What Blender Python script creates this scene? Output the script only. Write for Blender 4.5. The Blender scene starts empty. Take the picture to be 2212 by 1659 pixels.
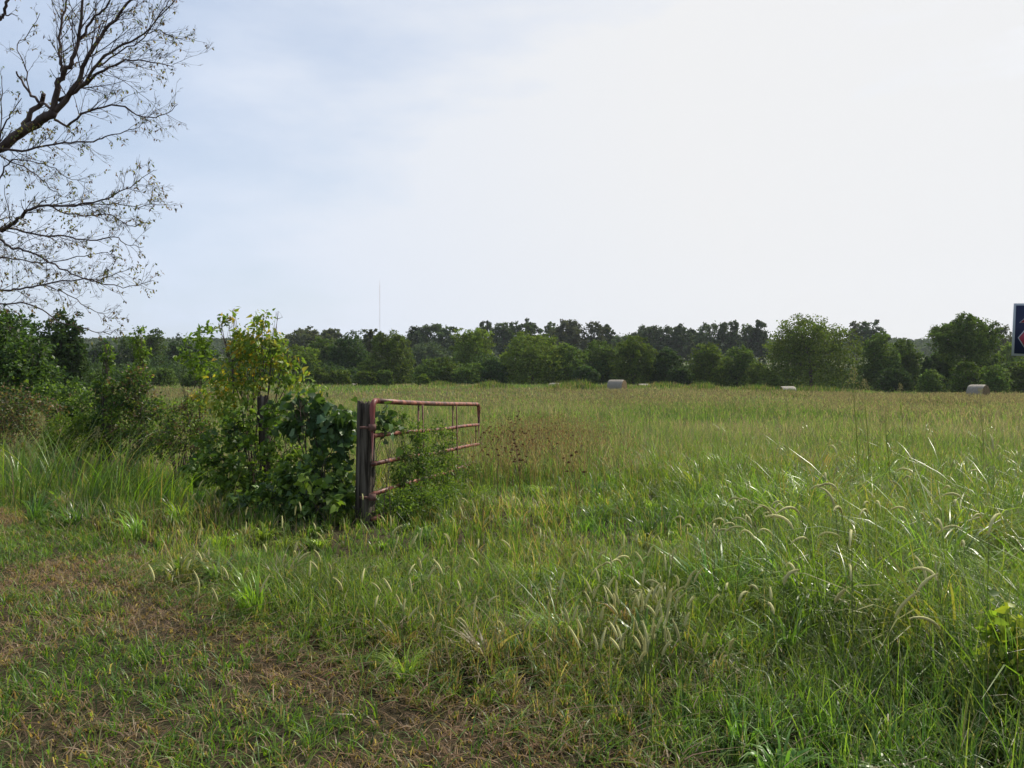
import bpy, math, random
import numpy as np
from mathutils import Vector
rng = np.random.default_rng(7)
random.seed(7)
D = bpy.data
scene = bpy.context.scene
COL = scene.collection

# ---------------------------------------------------------------- camera, sky, sun, exposure
EYE = 1.6; F = 1736.8; CX = 1106.0; HOR = 818.7      # photo measured at 2212 x 1659
cam_d = D.cameras.new("camera"); cam = D.objects.new("camera", cam_d); COL.objects.link(cam)
cam_d.sensor_width = 36.0
cam_d.lens = 36.0 * F / 2212.0
cam_d.clip_start = 0.05; cam_d.clip_end = 5000
cam.location = (0, 0, EYE)
cam.rotation_euler = (math.radians(90 - math.degrees(math.atan((829.5 - HOR) / F))), 0, 0)
scene.camera = cam

SUN_AZ = math.radians(48); SUN_EL = math.radians(46)
world = D.worlds.new("World"); scene.world = world; world.use_nodes = True
nt = world.node_tree; nt.nodes.clear()
def N(t, kind, **kw):
    n = t.nodes.new(kind)
    for k, v in kw.items(): setattr(n, k, v)
    return n
wo = N(nt, 'ShaderNodeOutputWorld'); bg = N(nt, 'ShaderNodeBackground'); bg.inputs[1].default_value = 0.12
sky = N(nt, 'ShaderNodeTexSky', sky_type='NISHITA'); sky.sun_disc = False
sky.sun_elevation = SUN_EL; sky.sun_rotation = SUN_AZ; sky.dust_density = 2.0; sky.air_density = 1.1
tc = N(nt, 'ShaderNodeTexCoord')
# thin cirrus veil: direction-based noise, thicker towards the right-hand (sunward) part of the sky
mp = N(nt, 'ShaderNodeMapping'); mp.inputs['Scale'].default_value = (1.0, 1.0, 3.2)
mp.inputs['Rotation'].default_value = (0.0, math.radians(12), math.radians(20))
nt.links.new(tc.outputs['Generated'], mp.inputs[0])
n1 = N(nt, 'ShaderNodeTexNoise'); n1.inputs['Scale'].default_value = 1.7; n1.inputs['Detail'].default_value = 5; n1.inputs['Distortion'].default_value = 0.4
n2 = N(nt, 'ShaderNodeTexNoise'); n2.inputs['Scale'].default_value = 4.5; n2.inputs['Detail'].default_value = 6; n2.inputs['Roughness'].default_value = 0.6
nt.links.new(mp.outputs[0], n1.inputs['Vector']); nt.links.new(mp.outputs[0], n2.inputs['Vector'])
dot = N(nt, 'ShaderNodeVectorMath', operation='DOT_PRODUCT'); dot.inputs[1].default_value = (math.sin(0.5) * .94, math.cos(0.5) * .94, 0.33)
nt.links.new(tc.outputs['Generated'], dot.inputs[0])
def math_node(t, op, a, b, clamp=False):
    m = N(t, 'ShaderNodeMath', operation=op); m.use_clamp = clamp
    for i, v in enumerate((a, b)):
        if isinstance(v, (int, float)): m.inputs[i].default_value = v
        elif v is not None: t.links.new(v, m.inputs[i])
    return m.outputs[0]
side = N(nt, 'ShaderNodeMapRange'); side.inputs['From Min'].default_value = 0.62; side.inputs['From Max'].default_value = 0.98
nt.links.new(dot.outputs['Value'], side.inputs['Value'])
cv = math_node(nt, 'ADD', math_node(nt, 'MULTIPLY', n1.outputs['Fac'], 1.3), math_node(nt, 'MULTIPLY', n2.outputs['Fac'], 0.75))
cv = math_node(nt, 'SUBTRACT', cv, 0.50)
cv = math_node(nt, 'ADD', cv, math_node(nt, 'MULTIPLY', side.outputs[0], 0.55), True)
sepz = N(nt, 'ShaderNodeSeparateXYZ'); nt.links.new(tc.outputs['Generated'], sepz.inputs[0])
lowv = N(nt, 'ShaderNodeMapRange'); lowv.inputs['From Min'].default_value = 0.30; lowv.inputs['From Max'].default_value = 0.0
lowv.inputs['To Max'].default_value = 0.30
nt.links.new(sepz.outputs['Z'], lowv.inputs['Value'])
cv = math_node(nt, 'ADD', cv, lowv.outputs[0], True)
ccol = N(nt, 'ShaderNodeMixRGB')         # veil brightness: pale grey-blue away from the sun, white near it
ccol.inputs[1].default_value = (4.7, 5.6, 7.2, 1); ccol.inputs[2].default_value = (6.25, 6.28, 6.36, 1)
nt.links.new(math_node(nt, 'ADD', math_node(nt, 'MULTIPLY', side.outputs[0], .75), math_node(nt, 'MULTIPLY', cv, .3), True), ccol.inputs[0])
mx = N(nt, 'ShaderNodeMixRGB')
nt.links.new(cv, mx.inputs[0]); nt.links.new(sky.outputs[0], mx.inputs[1]); nt.links.new(ccol.outputs[0], mx.inputs[2])
nt.links.new(mx.outputs[0], bg.inputs[0]); nt.links.new(bg.outputs[0], wo.inputs[0])

sl = D.lights.new("sun", 'SUN'); so = D.objects.new("sun", sl); COL.objects.link(so)
sl.energy = 5.0; sl.angle = math.radians(0.6); sl.color = (1.0, 0.93, 0.80)
sd = Vector((math.sin(SUN_AZ) * math.cos(SUN_EL), math.cos(SUN_AZ) * math.cos(SUN_EL), math.sin(SUN_EL)))
so.rotation_euler = sd.to_track_quat('Z', 'Y').to_euler(); so.location = (20, 20, 40)
scene.view_settings.view_transform = 'Standard'; scene.view_settings.look = 'None'
scene.view_settings.exposure = 0.22; scene.view_settings.gamma = 1.0
scene.cycles.max_bounces = 6; scene.cycles.transmission_bounces = 4; scene.cycles.diffuse_bounces = 3
scene.cycles.volume_bounces = 0; scene.cycles.caustics_reflective = False; scene.cycles.caustics_refractive = False

# ---------------------------------------------------------------- helpers
def ss(a, b, x):
    t = np.clip((np.asarray(x, float) - a) / (b - a), 0, 1); return t * t * (3 - 2 * t)
_perm = rng.permutation(4096); _val = rng.random(4096)
def vnoise(x, y):
    x = np.asarray(x, float); y = np.asarray(y, float)
    xi = np.floor(x).astype(int); yi = np.floor(y).astype(int); fx = x - xi; fy = y - yi
    fx = fx * fx * (3 - 2 * fx); fy = fy * fy * (3 - 2 * fy)
    def h(a, b): return _val[_perm[(_perm[a & 4095] + b) & 4095]]
    return (h(xi, yi) * (1 - fx) + h(xi + 1, yi) * fx) * (1 - fy) + (h(xi, yi + 1) * (1 - fx) + h(xi + 1, yi + 1) * fx) * fy
def fnoise(x, y, o=3):
    s = 0; a = 1; t = 0
    for k in range(o):
        s = s + a * vnoise(x * 2 ** k + 17.3 * k, y * 2 ** k + 5.1 * k); t += a; a *= .5
    return s / t
def gz(x, y):
    """terrain height"""
    x = np.asarray(x, float); y = np.asarray(y, float)
    r = ss(12, 55, x)
    z = 0.62 * ss(62, 100, y) * (1 - .72 * r) - 0.33 * ss(25, 60, y) * ss(12, 34, x)
    z = z - 1.6 * ss(118, 150, y) + 8.6 * ss(165, 255, y) + 17 * ss(300, 620, y)
    z = z + 1.5 * ss(150, 260, y) * (fnoise(x / 70., y / 70.) - .5)
    z = z + 0.10 * (fnoise(x / 9. + 40, y / 9., 2) - .5) * ss(14, 35, y) + 0.04 * (fnoise(x / .8, y / .8, 2) - .5)
    return z
def W(u, v, Y):
    return np.array([(u - CX) / F * Y, Y, EYE - (v - HOR) / F * Y])
def unit(a):
    return a / np.maximum(np.linalg.norm(a, axis=-1, keepdims=True), 1e-9)

class MB:
    def __init__(s): s.V = []; s.Q = []; s.T = []; s.C = []; s.n = 0
    def add(s, V, Q=None, T=None, C=(.5, .5, .5)):
        V = np.asarray(V, float).reshape(-1, 3)
        if Q is not None and len(Q): s.Q.append(np.asarray(Q, int).reshape(-1, 4) + s.n)
        if T is not None and len(T): s.T.append(np.asarray(T, int).reshape(-1, 3) + s.n)
        C = np.asarray(C, float)
        if C.ndim == 1: C = np.tile(C, (len(V), 1))
        s.V.append(V); s.C.append(C); s.n += len(V)
    def build(s, name, mat, parent=None, smooth=False, loc=None):
        V = np.concatenate(s.V); C = np.concatenate(s.C)
        if parent is not None: V = V - np.array(parent.location)
        elif loc is not None: V = V - np.array(loc)
        Q = np.concatenate(s.Q) if s.Q else np.zeros((0, 4), int)
        T = np.concatenate(s.T) if s.T else np.zeros((0, 3), int)
        me = D.meshes.new(name)
        me.vertices.add(len(V)); me.vertices.foreach_set('co', V.astype(np.float32).ravel())
        loops = np.concatenate([Q.ravel(), T.ravel()])
        me.loops.add(len(loops)); me.loops.foreach_set('vertex_index', loops.astype(np.int32))
        st = np.concatenate([np.arange(len(Q)) * 4, len(Q) * 4 + np.arange(len(T)) * 3])
        me.polygons.add(len(st)); me.polygons.foreach_set('loop_start', st.astype(np.int32))
        me.update(calc_edges=True)
        if smooth: me.polygons.foreach_set('use_smooth', np.ones(len(st), bool))
        at = me.color_attributes.new('Col', 'FLOAT_COLOR', 'POINT')
        at.data.foreach_set('color', np.concatenate([np.clip(C, 0, 1), np.ones((len(C), 1))], 1).astype(np.float32).ravel())
        me.materials.append(mat)
        o = D.objects.new(name, me); COL.objects.link(o)
        if parent is not None: o.parent = parent
        elif loc is not None: o.location = loc
        return o
def tag(o, label=None, cat=None, group=None, kind=None):
    if label: o['label'] = label
    if cat: o['category'] = cat
    if group: o['group'] = group
    if kind: o['kind'] = kind
    return o
def empty(name, loc, label=None, cat=None, group=None):
    o = D.objects.new(name, None); COL.objects.link(o); o.location = [float(c) for c in loc]
    o.empty_display_size = .2
    return tag(o, label, cat, group)

def tube(mb, P, R, sides=6, col=(.5, .5, .5), cap=True):
    P = np.asarray(P, float); n = len(P); R = np.broadcast_to(np.asarray(R, float), (n,))
    Tn = unit(np.gradient(P, axis=0))
    ref = np.array([0, 0, 1.]) if abs(Tn[:, 2]).mean() < .8 else np.array([1., 0, 0])
    A = unit(np.cross(Tn, ref)); B = np.cross(Tn, A)
    a = np.arange(sides) * 2 * np.pi / sides
    V = P[:, None] + R[:, None, None] * (np.cos(a)[None, :, None] * A[:, None] + np.sin(a)[None, :, None] * B[:, None])
    i = np.arange(n - 1)[:, None] * sides; j = np.arange(sides)[None]; k = (j + 1) % sides
    Q = np.stack([i + j, i + k, i + sides + k, i + sides + j], -1).reshape(-1, 4)
    V = V.reshape(-1, 3); T = None
    if cap:
        V = np.concatenate([V, P[:1], P[-1:]]); jj = np.arange(sides); kk = (jj + 1) % sides
        T = np.concatenate([np.stack([kk, jj, np.full(sides, n * sides)], -1),
                            np.stack([(n - 1) * sides + jj, (n - 1) * sides + kk, np.full(sides, n * sides + 1)], -1)])
    mb.add(V, Q, T, col)

def leaves(mb, P, Dr, L, Wd, C, fold=.12, heart=False):
    """P base points, Dr directions, L lengths, Wd widths, C colours (all arrays)"""
    n = len(P); r = rng.normal(size=(n, 3)); r[:, 2] *= .6
    Dr = unit(Dr); S = unit(np.cross(Dr, r + np.array([0, 0, .9]))); Nn = np.cross(S, Dr)
    L = np.broadcast_to(L, (n,))[:, None]; Wd = np.broadcast_to(Wd, (n,))[:, None]
    if heart:
        t = [(0, 0, 0), (-.38, -.08, .05), (-.5, .33, .09), (0, 1, -.16), (.5, .33, .09), (.38, -.08, .05), (0, .42, 0)]
        V = np.stack([P + a * Wd * S + b * L * Dr + c * L * Nn for a, b, c in t], 1)
        k = np.arange(n)[:, None] * 7
        Q = np.concatenate([k + np.array([0, 6, 2, 1]), k + np.array([0, 5, 4, 6])]); T = np.concatenate([k + np.array([6, 3, 2]), k + np.array([6, 4, 3])])
        mb.add(V.reshape(-1, 3), Q, T, np.repeat(C, 7, 0))
    else:
        V = np.stack([P, P + .45 * L * Dr + .5 * Wd * S + fold * L * Nn, P + L * Dr, P + .45 * L * Dr - .5 * Wd * S + fold * L * Nn], 1)
        k = np.arange(n)[:, None] * 4
        T = np.concatenate([k + np.array([0, 1, 2]), k + np.array([0, 2, 3])])
        mb.add(V.reshape(-1, 3), None, T, np.repeat(C, 4, 0))

def blades(mb, P, h, w, az, reach, droop, C, seg=3, tipcol=None, rootcol=None):
    n = len(P); t = np.linspace(0, 1, seg + 1)[None, :, None]
    h = np.broadcast_to(h, (n,))[:, None, None]; w = np.broadcast_to(w, (n,))[:, None, None]
    reach = np.broadcast_to(reach, (n,))[:, None, None]; droop = np.broadcast_to(droop, (n,))[:, None, None]
    d = np.stack([np.cos(az), np.sin(az), np.zeros(n)], 1)[:, None]
    up = np.array([0, 0, 1.])
    tw = az + np.pi / 2 + rng.normal(0, .5, n)
    s = np.stack([np.cos(tw), np.sin(tw), rng.normal(0, .15, n)], 1)[:, None]
    c = P[:, None] + d * (reach * h * t ** 1.9) + up * (h * (t - droop * t ** 3))
    prof = np.clip(1.05 - t ** 1.6, .06, 1) * w * .5
    V = np.stack([c - s * prof, c + s * prof], 2).reshape(-1, 3)
    m = (seg + 1) * 2; k = np.arange(n)[:, None, None] * m; r = np.arange(seg)[None, :, None] * 2
    Q = (k + r + np.array([0, 1, 3, 2])[None, None]).reshape(-1, 4)
    CC = np.repeat(C[:, None], seg + 1, 1)
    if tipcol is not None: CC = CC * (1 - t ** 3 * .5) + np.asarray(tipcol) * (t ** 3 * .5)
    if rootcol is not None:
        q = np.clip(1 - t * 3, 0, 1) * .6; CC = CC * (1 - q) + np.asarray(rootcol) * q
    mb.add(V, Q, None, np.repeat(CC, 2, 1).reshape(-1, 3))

# ---------------------------------------------------------------- materials
def bsdf_mat(name, rough=.7, spec=.3):
    m = D.materials.new(name); m.use_nodes = True; t = m.node_tree
    b = t.nodes['Principled BSDF']; b.inputs['Roughness'].default_value = rough
    b.inputs['Specular IOR Level'].default_value = spec
    return m, t, b
def leaf_mat(name, trans=.35, rough=.45, spec=.4, tint=(1.25, 1.25, .55)):
    m, t, b = bsdf_mat(name, rough, spec)
    a = N(t, 'ShaderNodeAttribute'); a.attribute_name = 'Col'
    t.links.new(a.outputs['Color'], b.inputs['Base Color'])
    mu = N(t, 'ShaderNodeMixRGB', blend_type='MULTIPLY'); mu.inputs[0].default_value = 1; mu.inputs[2].default_value = (*tint, 1)
    t.links.new(a.outputs['Color'], mu.inputs[1])
    tr = N(t, 'ShaderNodeBsdfTranslucent'); t.links.new(mu.outputs[0], tr.inputs['Color'])
    ms = N(t, 'ShaderNodeMixShader'); ms.inputs[0].default_value = trans
    t.links.new(b.outputs[0], ms.inputs[1]); t.links.new(tr.outputs[0], ms.inputs[2])
    t.links.new(ms.outputs[0], t.nodes['Material Output'].inputs['Surface'])
    return m
M_grass = leaf_mat('grass_blade', .5, .42, .28, (1.45, 1.5, .5))
M_meadow = leaf_mat('meadow_blade', .5, .6, .15, (1.25, 1.3, .65))
M_gblade = leaf_mat('shiny_blade', .45, .34, .4, (1.4, 1.45, .5))
M_far = leaf_mat('far_foliage', .3, .7, .12)
M_leaf = leaf_mat('leaf', .5, .45, .3)
M_gloss = leaf_mat('glossy_leaf', .3, .45, .35)
M_dry = leaf_mat('dry_plant', .25, .7, .2, (1.1, 1., .8))
def noisy(name, c1, c2, scale=8, stretch=(1, 1, 1), rough=.8, bump=.3, detail=6, spec=.2, lo=.35, hi=.65, dist=.02):
    m, t, b = bsdf_mat(name, rough, spec)
    tcn = N(t, 'ShaderNodeTexCoord'); mpn = N(t, 'ShaderNodeMapping'); mpn.inputs['Scale'].default_value = stretch
    n = N(t, 'ShaderNodeTexNoise'); n.inputs['Scale'].default_value = scale; n.inputs['Detail'].default_value = detail
    r = N(t, 'ShaderNodeValToRGB'); r.color_ramp.elements[0].position = lo; r.color_ramp.elements[1].position = hi
    r.color_ramp.elements[0].color = (*c1, 1); r.color_ramp.elements[1].color = (*c2, 1)
    t.links.new(tcn.outputs['Object'], mpn.inputs[0]); t.links.new(mpn.outputs[0], n.inputs['Vector'])
    t.links.new(n.outputs['Fac'], r.inputs[0]); t.links.new(r.outputs[0], b.inputs['Base Color'])
    if bump:
        bp = N(t, 'ShaderNodeBump'); bp.inputs['Strength'].default_value = bump; bp.inputs['Distance'].default_value = dist
        t.links.new(n.outputs['Fac'], bp.inputs['Height']); t.links.new(bp.outputs[0], b.inputs['Normal'])
    return m
M_bark = noisy('bark', (.040, .026, .022), (.105, .078, .064), 6, (1, 1, .25), .9, .5)
M_post = noisy('weathered_wood', (.020, .015, .010), (.125, .105, .080), 9, (3.0, 3.0, .22), .9, .9, 8, .15, .38, .68, .03)
M_pipe = noisy('faded_red_paint', (.065, .020, .012), (.26, .085, .052), 9, (1, 1, 1), .5, .15, 10, .35, .43, .57, .004)
M_pipe_dark = noisy('red_painted_post_pipe', (.08, .014, .010), (.20, .04, .028), 7, (1, 1, .4), .5, .1, 8, .4, .38, .62, .004)
M_rust = noisy('rusty_steel', (.07, .03, .022), (.17, .09, .07), 14, (1, 1, 1), .8, .3, 8, .2, .35, .65, .003)
M_hay = noisy('hay_wrap', (.14, .12, .09), (.33, .295, .24), 5, (6, .4, 6), .7, .5, 8, .3, .3, .7, .05)
M_hayend = noisy('hay_end', (.10, .07, .035), (.24, .17, .09), 9, (1, 1, 1), .95, .8, 8, .1, .3, .7, .06)
M_mast = noisy('mast_paint', (.35, .2, .18), (.55, .5, .5), 1, (1, 1, .1), .6, 0)
M_galv = noisy('galvanised_post', (.3, .31, .31), (.45, .46, .46), 8, (1, 1, 1), .5, .1)

# ground: mixed thatch, soil and far grass
m_ground, t, b = bsdf_mat('ground_soil_grass', .95, .1)
geo = N(t, 'ShaderNodeNewGeometry')
ga = N(t, 'ShaderNodeTexNoise'); ga.inputs['Scale'].default_value = .9; ga.inputs['Detail'].default_value = 8
gb = N(t, 'ShaderNodeTexNoise'); gb.inputs['Scale'].default_value = 38; gb.inputs['Detail'].default_value = 6; gb.inputs['Roughness'].default_value = .7
for q in (ga, gb): t.links.new(geo.outputs['Position'], q.inputs['Vector'])
r1 = N(t, 'ShaderNodeValToRGB'); r1.color_ramp.elements[0].position = .35; r1.color_ramp.elements[1].position = .65
r1.color_ramp.elements[0].color = (.022, .024, .010, 1); r1.color_ramp.elements[1].color = (.080, .058, .034, 1)
t.links.new(gb.outputs['Fac'], r1.inputs[0])
r2 = N(t, 'ShaderNodeValToRGB'); r2.color_ramp.elements[0].position = .4; r2.color_ramp.elements[1].position = .62
r2.color_ramp.elements[0].color = (.060, .085, .030, 1); r2.color_ramp.elements[1].color = (.115, .120, .055, 1)
gc = N(t, 'ShaderNodeTexNoise'); gc.inputs['Scale'].default_value = .06; gc.inputs['Detail'].default_value = 9
t.links.new(geo.outputs['Position'], gc.inputs['Vector']); t.links.new(gc.outputs['Fac'], r2.inputs[0])
sp = N(t, 'ShaderNodeSeparateXYZ'); t.links.new(geo.outputs['Position'], sp.inputs[0])
mr = N(t, 'ShaderNodeMapRange'); mr.inputs['From Min'].default_value = 18; mr.inputs['From Max'].default_value = 60
t.links.new(sp.outputs['Y'], mr.inputs['Value'])
mm = N(t, 'ShaderNodeMixRGB'); t.links.new(mr.outputs[0], mm.inputs[0]); t.links.new(r1.outputs[0], mm.inputs[1]); t.links.new(r2.outputs[0], mm.inputs[2])
t.links.new(mm.outputs[0], b.inputs['Base Color'])
bp = N(t, 'ShaderNodeBump'); bp.inputs['Strength'].default_value = .8; bp.inputs['Distance'].default_value = .03
t.links.new(gb.outputs['Fac'], bp.inputs['Height']); t.links.new(bp.outputs[0], b.inputs['Normal'])

# ---------------------------------------------------------------- ground
def axis(lo, hi, n, k): 
    s = np.linspace(-1, 1, n); v = np.sinh(s * k) / math.sinh(k); return np.where(v < 0, -v * lo, v * hi)
gx = axis(-900, 900, 260, 5.2); gy = np.concatenate([np.linspace(-40, -2, 10), np.linspace(-1, 20, 110), 20 * (60 ** (np.linspace(0, 1, 190)[1:]))])
X, Y = np.meshgrid(gx, gy); Z = gz(X, Y)
nx, ny = len(gx), len(gy); i = np.arange(ny - 1)[:, None] * nx; j = np.arange(nx - 1)[None]
mb = MB(); mb.add(np.stack([X, Y, Z], -1), np.stack([i + j, i + j + 1, i + nx + j + 1, i + nx + j], -1))
tag(mb.build('ground', m_ground, smooth=True), 'rough grassy ground, mown at the verge and rising to a far field', 'ground', kind='structure')

# ---------------------------------------------------------------- grass
BX = [-14, -9, -6.3, -3.8, -2.6, -1.6, -.82, -.26, .46, .85, 1.5, 2.5, 4]
BY = [14.5, 12, 9.8, 7.4, 6.0, 5.0, 4.35, 3.85, 3.35, 2.95, 2.4, 1.8, 1.2]
def dmown(x, y): return (y - np.interp(x, BX, BY) + .5 * (fnoise(x * 1.3, y * 1.3) - .5)) * .72
def wedge(n, y0, y1, m=1.12, extra=.6):
    y = np.sqrt(rng.uniform(y0 * y0, y1 * y1, n)); x = rng.uniform(-1, 1, n) * (.637 * y * m + extra); return x, y
GREEN = np.array([(.080, .158, .020), (.115, .200, .026), (.056, .122, .024), (.150, .218, .030), (.085, .150, .038)])
YEL = np.array([(.20, .23, .05), (.24, .23, .07), (.16, .21, .045)])
TAN = np.array([(.27, .20, .12), (.33, .26, .17), (.20, .14, .085), (.24, .155, .11)])
def pick(pal, n): 
    return pal[rng.integers(0, len(pal), n)] * rng.uniform(.75, 1.25, (n, 1))
def mixcol(n, pt, py):
    c = pick(GREEN, n); r = rng.random(n)
    k = r < pt; c[k] = pick(TAN, k.sum()); k = (r >= pt) & (r < pt + py); c[k] = pick(YEL, k.sum()); return c
def tuft(x, y, size, k=.6):
    """pull points toward cell centres so that the grass stands in tufts"""
    ca, sa = math.cos(.63), math.sin(.63); wx = x + size * 1.5 * (vnoise(x / size / 3, y / size / 3) - .5); wy = y + size * 1.5 * (vnoise(x / size / 3 + 50, y / size / 3) - .5)
    p = (wx * ca - wy * sa) / size; q = (wx * sa + wy * ca) / size; cp = np.floor(p).astype(int); cq = np.floor(q).astype(int)
    h1 = _val[_perm[(_perm[cp & 4095] + cq) & 4095]]; h2 = _val[_perm[(_perm[(cp + 911) & 4095] + cq) & 4095]]
    dp = (cp + h1 - p) * size; dq = (cq + h2 - q) * size; jx = x + dp * ca + dq * sa; jy = y - dp * sa + dq * ca
    return x + (jx - x) * k, y + (jy - y) * k

# mown verge (short)
mb = MB(); n = 330000; x, y = wedge(n, 2.6, 15, 1.1); d = dmown(x, y); k = d < .35; x, y = x[k], y[k]; n = len(x)
x, y = tuft(x, y, .11, .35)
pn = fnoise(x * .9 + 3, y * 1.1, 3); pn2 = fnoise(x * 3.1, y * 3.1 + 8, 2)
pt = np.clip((pn - .42) * 4.6 + .46, .12, .95)
c = mixcol(n, pt, .05); c = c * (.75 + .7 * pn2[:, None]); h = rng.uniform(.03, .10, n) * (.7 + .9 * pn2) * np.where(pt > .6, .75, 1.1)
blades(mb, np.stack([x, y, gz(x, y) - .005], 1), h, rng.uniform(.004, .0095, n), rng.uniform(0, 6.28, n), rng.uniform(.3, 1.6, n), rng.uniform(0, .6, n), c, 2)
k = (rng.random(n) < .34); xs, ys = x[k], y[k]; m = len(xs)           # cut straw lying about
kk = rng.random(m) < np.clip((fnoise(xs * .9 + 3, ys * 1.1, 3) - .38) * 4.5, .05, 1); xs, ys = xs[kk], ys[kk]; m = len(xs)
blades(mb, np.stack([xs, ys, gz(xs, ys) + rng.uniform(.01, .045, m)], 1), .02, rng.uniform(.004, .008, m), rng.uniform(0, 6.28, m), rng.uniform(3, 9, m), rng.uniform(0, 1, m), pick(TAN, m) * np.array([1.05, .92, .85]), 2)
k = rng.random(n) < .018; xs, ys = x[k], y[k]; m = len(xs)             # coarse green tufts surviving in the mown strip
for q in range(9):
    xx = xs + rng.normal(0, .025, m); yy = ys + rng.normal(0, .025, m)
    blades(mb, np.stack([xx, yy, gz(xx, yy)], 1), rng.uniform(.06, .17, m), rng.uniform(.005, .009, m), rng.uniform(0, 6.28, m), rng.uniform(.3, 1.2, m), rng.uniform(.1, .6, m), pick(GREEN, m) * 1.1, 3)
tag(mb.build('mown_grass', M_grass), 'short mown grass with brown dead clippings on the verge', 'grass', kind='stuff')

# tall uncut grass, near
def hfield(x, y):
    R = ss(.5, 2.6, x - .06 * y) ; Lf = ss(-3.0, -5.0, x) * ss(6.5, 8.5, y)
    hh = .36 + .50 * R + .12 * Lf
    hh = hh * (1 - .72 * np.exp(-((x + 1.4) ** 2 / .35 + (y - 7.8) ** 2 / 1.1)))
    far = ss(8, 18, y); hh = hh * (1 - far) + .52 * far
    return hh * (.65 + .7 * fnoise(x * .9 + 11, y * .9, 3))
mb = MB()
def near_band(n, y0, y1, wmin, wmax, seg, tf):
    x, y = wedge(n, y0, y1, 1.12); d = dmown(x, y); k = d > -.1; x, y, d = x[k], y[k], d[k]; n = len(x)
    x, y = tuft(x, y, tf, .5)
    H = hfield(x, y); g = ss(-.1, .6, d); hh = (.09 + (H * .85 - .09) * g)
    pn = fnoise(x * .7 + 31, y * .7, 3); R = ss(.3, 2.6, x)
    pt = np.clip(.16 + (pn - .5) * 1.1 - .05 * R + .25 * (1 - g), .05, .75)
    pb = fnoise(x * 1.6 + 5, y * 1.6, 2); c = mixcol(n, pt, .10 + .05 * R) * (.55 + .9 * pb[:, None]); bl = ss(.45, .7, fnoise(x * .9 + 60, y * .9 + 3, 2))[:, None]; c = 1.12 * (c * (1 - bl) + c * np.array([.85, 1.0, 1.3]) * bl)
    h = hh * rng.uniform(.35, 1.15, n) * (.7 + .6 * fnoise(x * 2.2, y * 2.2 + 7, 2))
    big = rng.random(n) < .12 * R; w = rng.uniform(wmin, wmax, n) * np.where(big, 2.0, 1)
    dr = rng.uniform(0, .75, n); dr[big] = rng.uniform(.3, .85, big.sum())
    rc = rng.uniform(.05, .7, n); az = rng.uniform(0, 6.28, n)
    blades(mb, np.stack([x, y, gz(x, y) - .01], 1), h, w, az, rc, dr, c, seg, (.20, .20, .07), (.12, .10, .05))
near_band(120000, 2.6, 7, .004, .009, 4, .16)
near_band(130000, 7, 16, .006, .012, 3, .22)
mg = MB()
def tussocks(dens, y0, y1, nb, w0, w1, hk):
    m = int(dens * .637 * 1.15 * (y1 * y1 - y0 * y0) + dens * 1.2 * (y1 - y0)); cx, cy = wedge(m, y0, y1, 1.12); k = dmown(cx, cy) > .05; cx, cy = cx[k], cy[k]; m = len(cx)
    kk = rng.random(m) < .45 + .55 * ss(.2, 2.0, cx) ; cx, cy = cx[kk], cy[kk]; m = len(cx)
    H = hfield(cx, cy) * rng.uniform(.7, 1.3, m) * hk * (1 - .75 * np.exp(-((cx - 1.95) ** 2 + (cy - 3.2) ** 2) / .35)); rad = H * rng.uniform(.10, .22, m); broad = rng.uniform(w0, w1, m) * np.where(rng.random(m) < .25, 1.6, 1)
    base = pick(GREEN, m) * rng.uniform(.7, 2.0, (m, 1)); q = rng.random(m); base[q < .09] = pick(TAN, (q < .09).sum()) * .9; base[(q > .09) & (q < .2)] = pick(YEL, ((q > .09) & (q < .2)).sum())
    stiff = rng.uniform(.0, .55, m); waz = rng.uniform(0, 6.28, m)
    i = np.repeat(np.arange(m), nb); n = len(i); a = rng.uniform(0, 6.28, n); r = rad[i] * np.sqrt(rng.random(n))
    x = cx[i] + np.cos(a) * r; y = cy[i] + np.sin(a) * r
    dx = np.cos(a) * .8 + np.cos(waz[i]) * .6; dy = np.sin(a) * .8 + np.sin(waz[i]) * .6; az = np.arctan2(dy, dx) + rng.normal(0, .25, n)
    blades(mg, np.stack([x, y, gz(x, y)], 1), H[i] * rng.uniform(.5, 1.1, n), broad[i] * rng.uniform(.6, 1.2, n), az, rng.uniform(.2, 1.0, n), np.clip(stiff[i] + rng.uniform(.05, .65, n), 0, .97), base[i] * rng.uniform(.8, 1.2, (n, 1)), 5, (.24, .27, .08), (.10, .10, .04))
tussocks(9.0, 2.7, 6.5, 60, .008, .017, 1.0)
tussocks(4.2, 6.5, 11, 50, .009, .017, 1.0)
tussocks(1.3, 11, 22, 34, .012, .02, .95)
tag(mg.build('tussock_grass', M_gblade), 'bright green arching grass tufts standing among the finer grass', 'grass', kind='stuff')
# matted dead undergrowth near the bottom right
n = 16000; x, y = wedge(n, 2.6, 6.5, 1.12); k = (dmown(x, y) > -.3) & (dmown(x, y) < 1.6); x, y = x[k], y[k]; n = len(x)
blades(mb, np.stack([x, y, gz(x, y) + rng.uniform(.02, .16, n)], 1), .05, rng.uniform(.004, .008, n), rng.normal(.4, 1.2, n), rng.uniform(1.5, 6, n), rng.uniform(0, 1.4, n), mixcol(n, .36, .1), 3)
tag(mb.build('tall_grass', M_grass), 'tall uncut green grass around the gate and across the right foreground', 'grass', kind='stuff')

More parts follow.
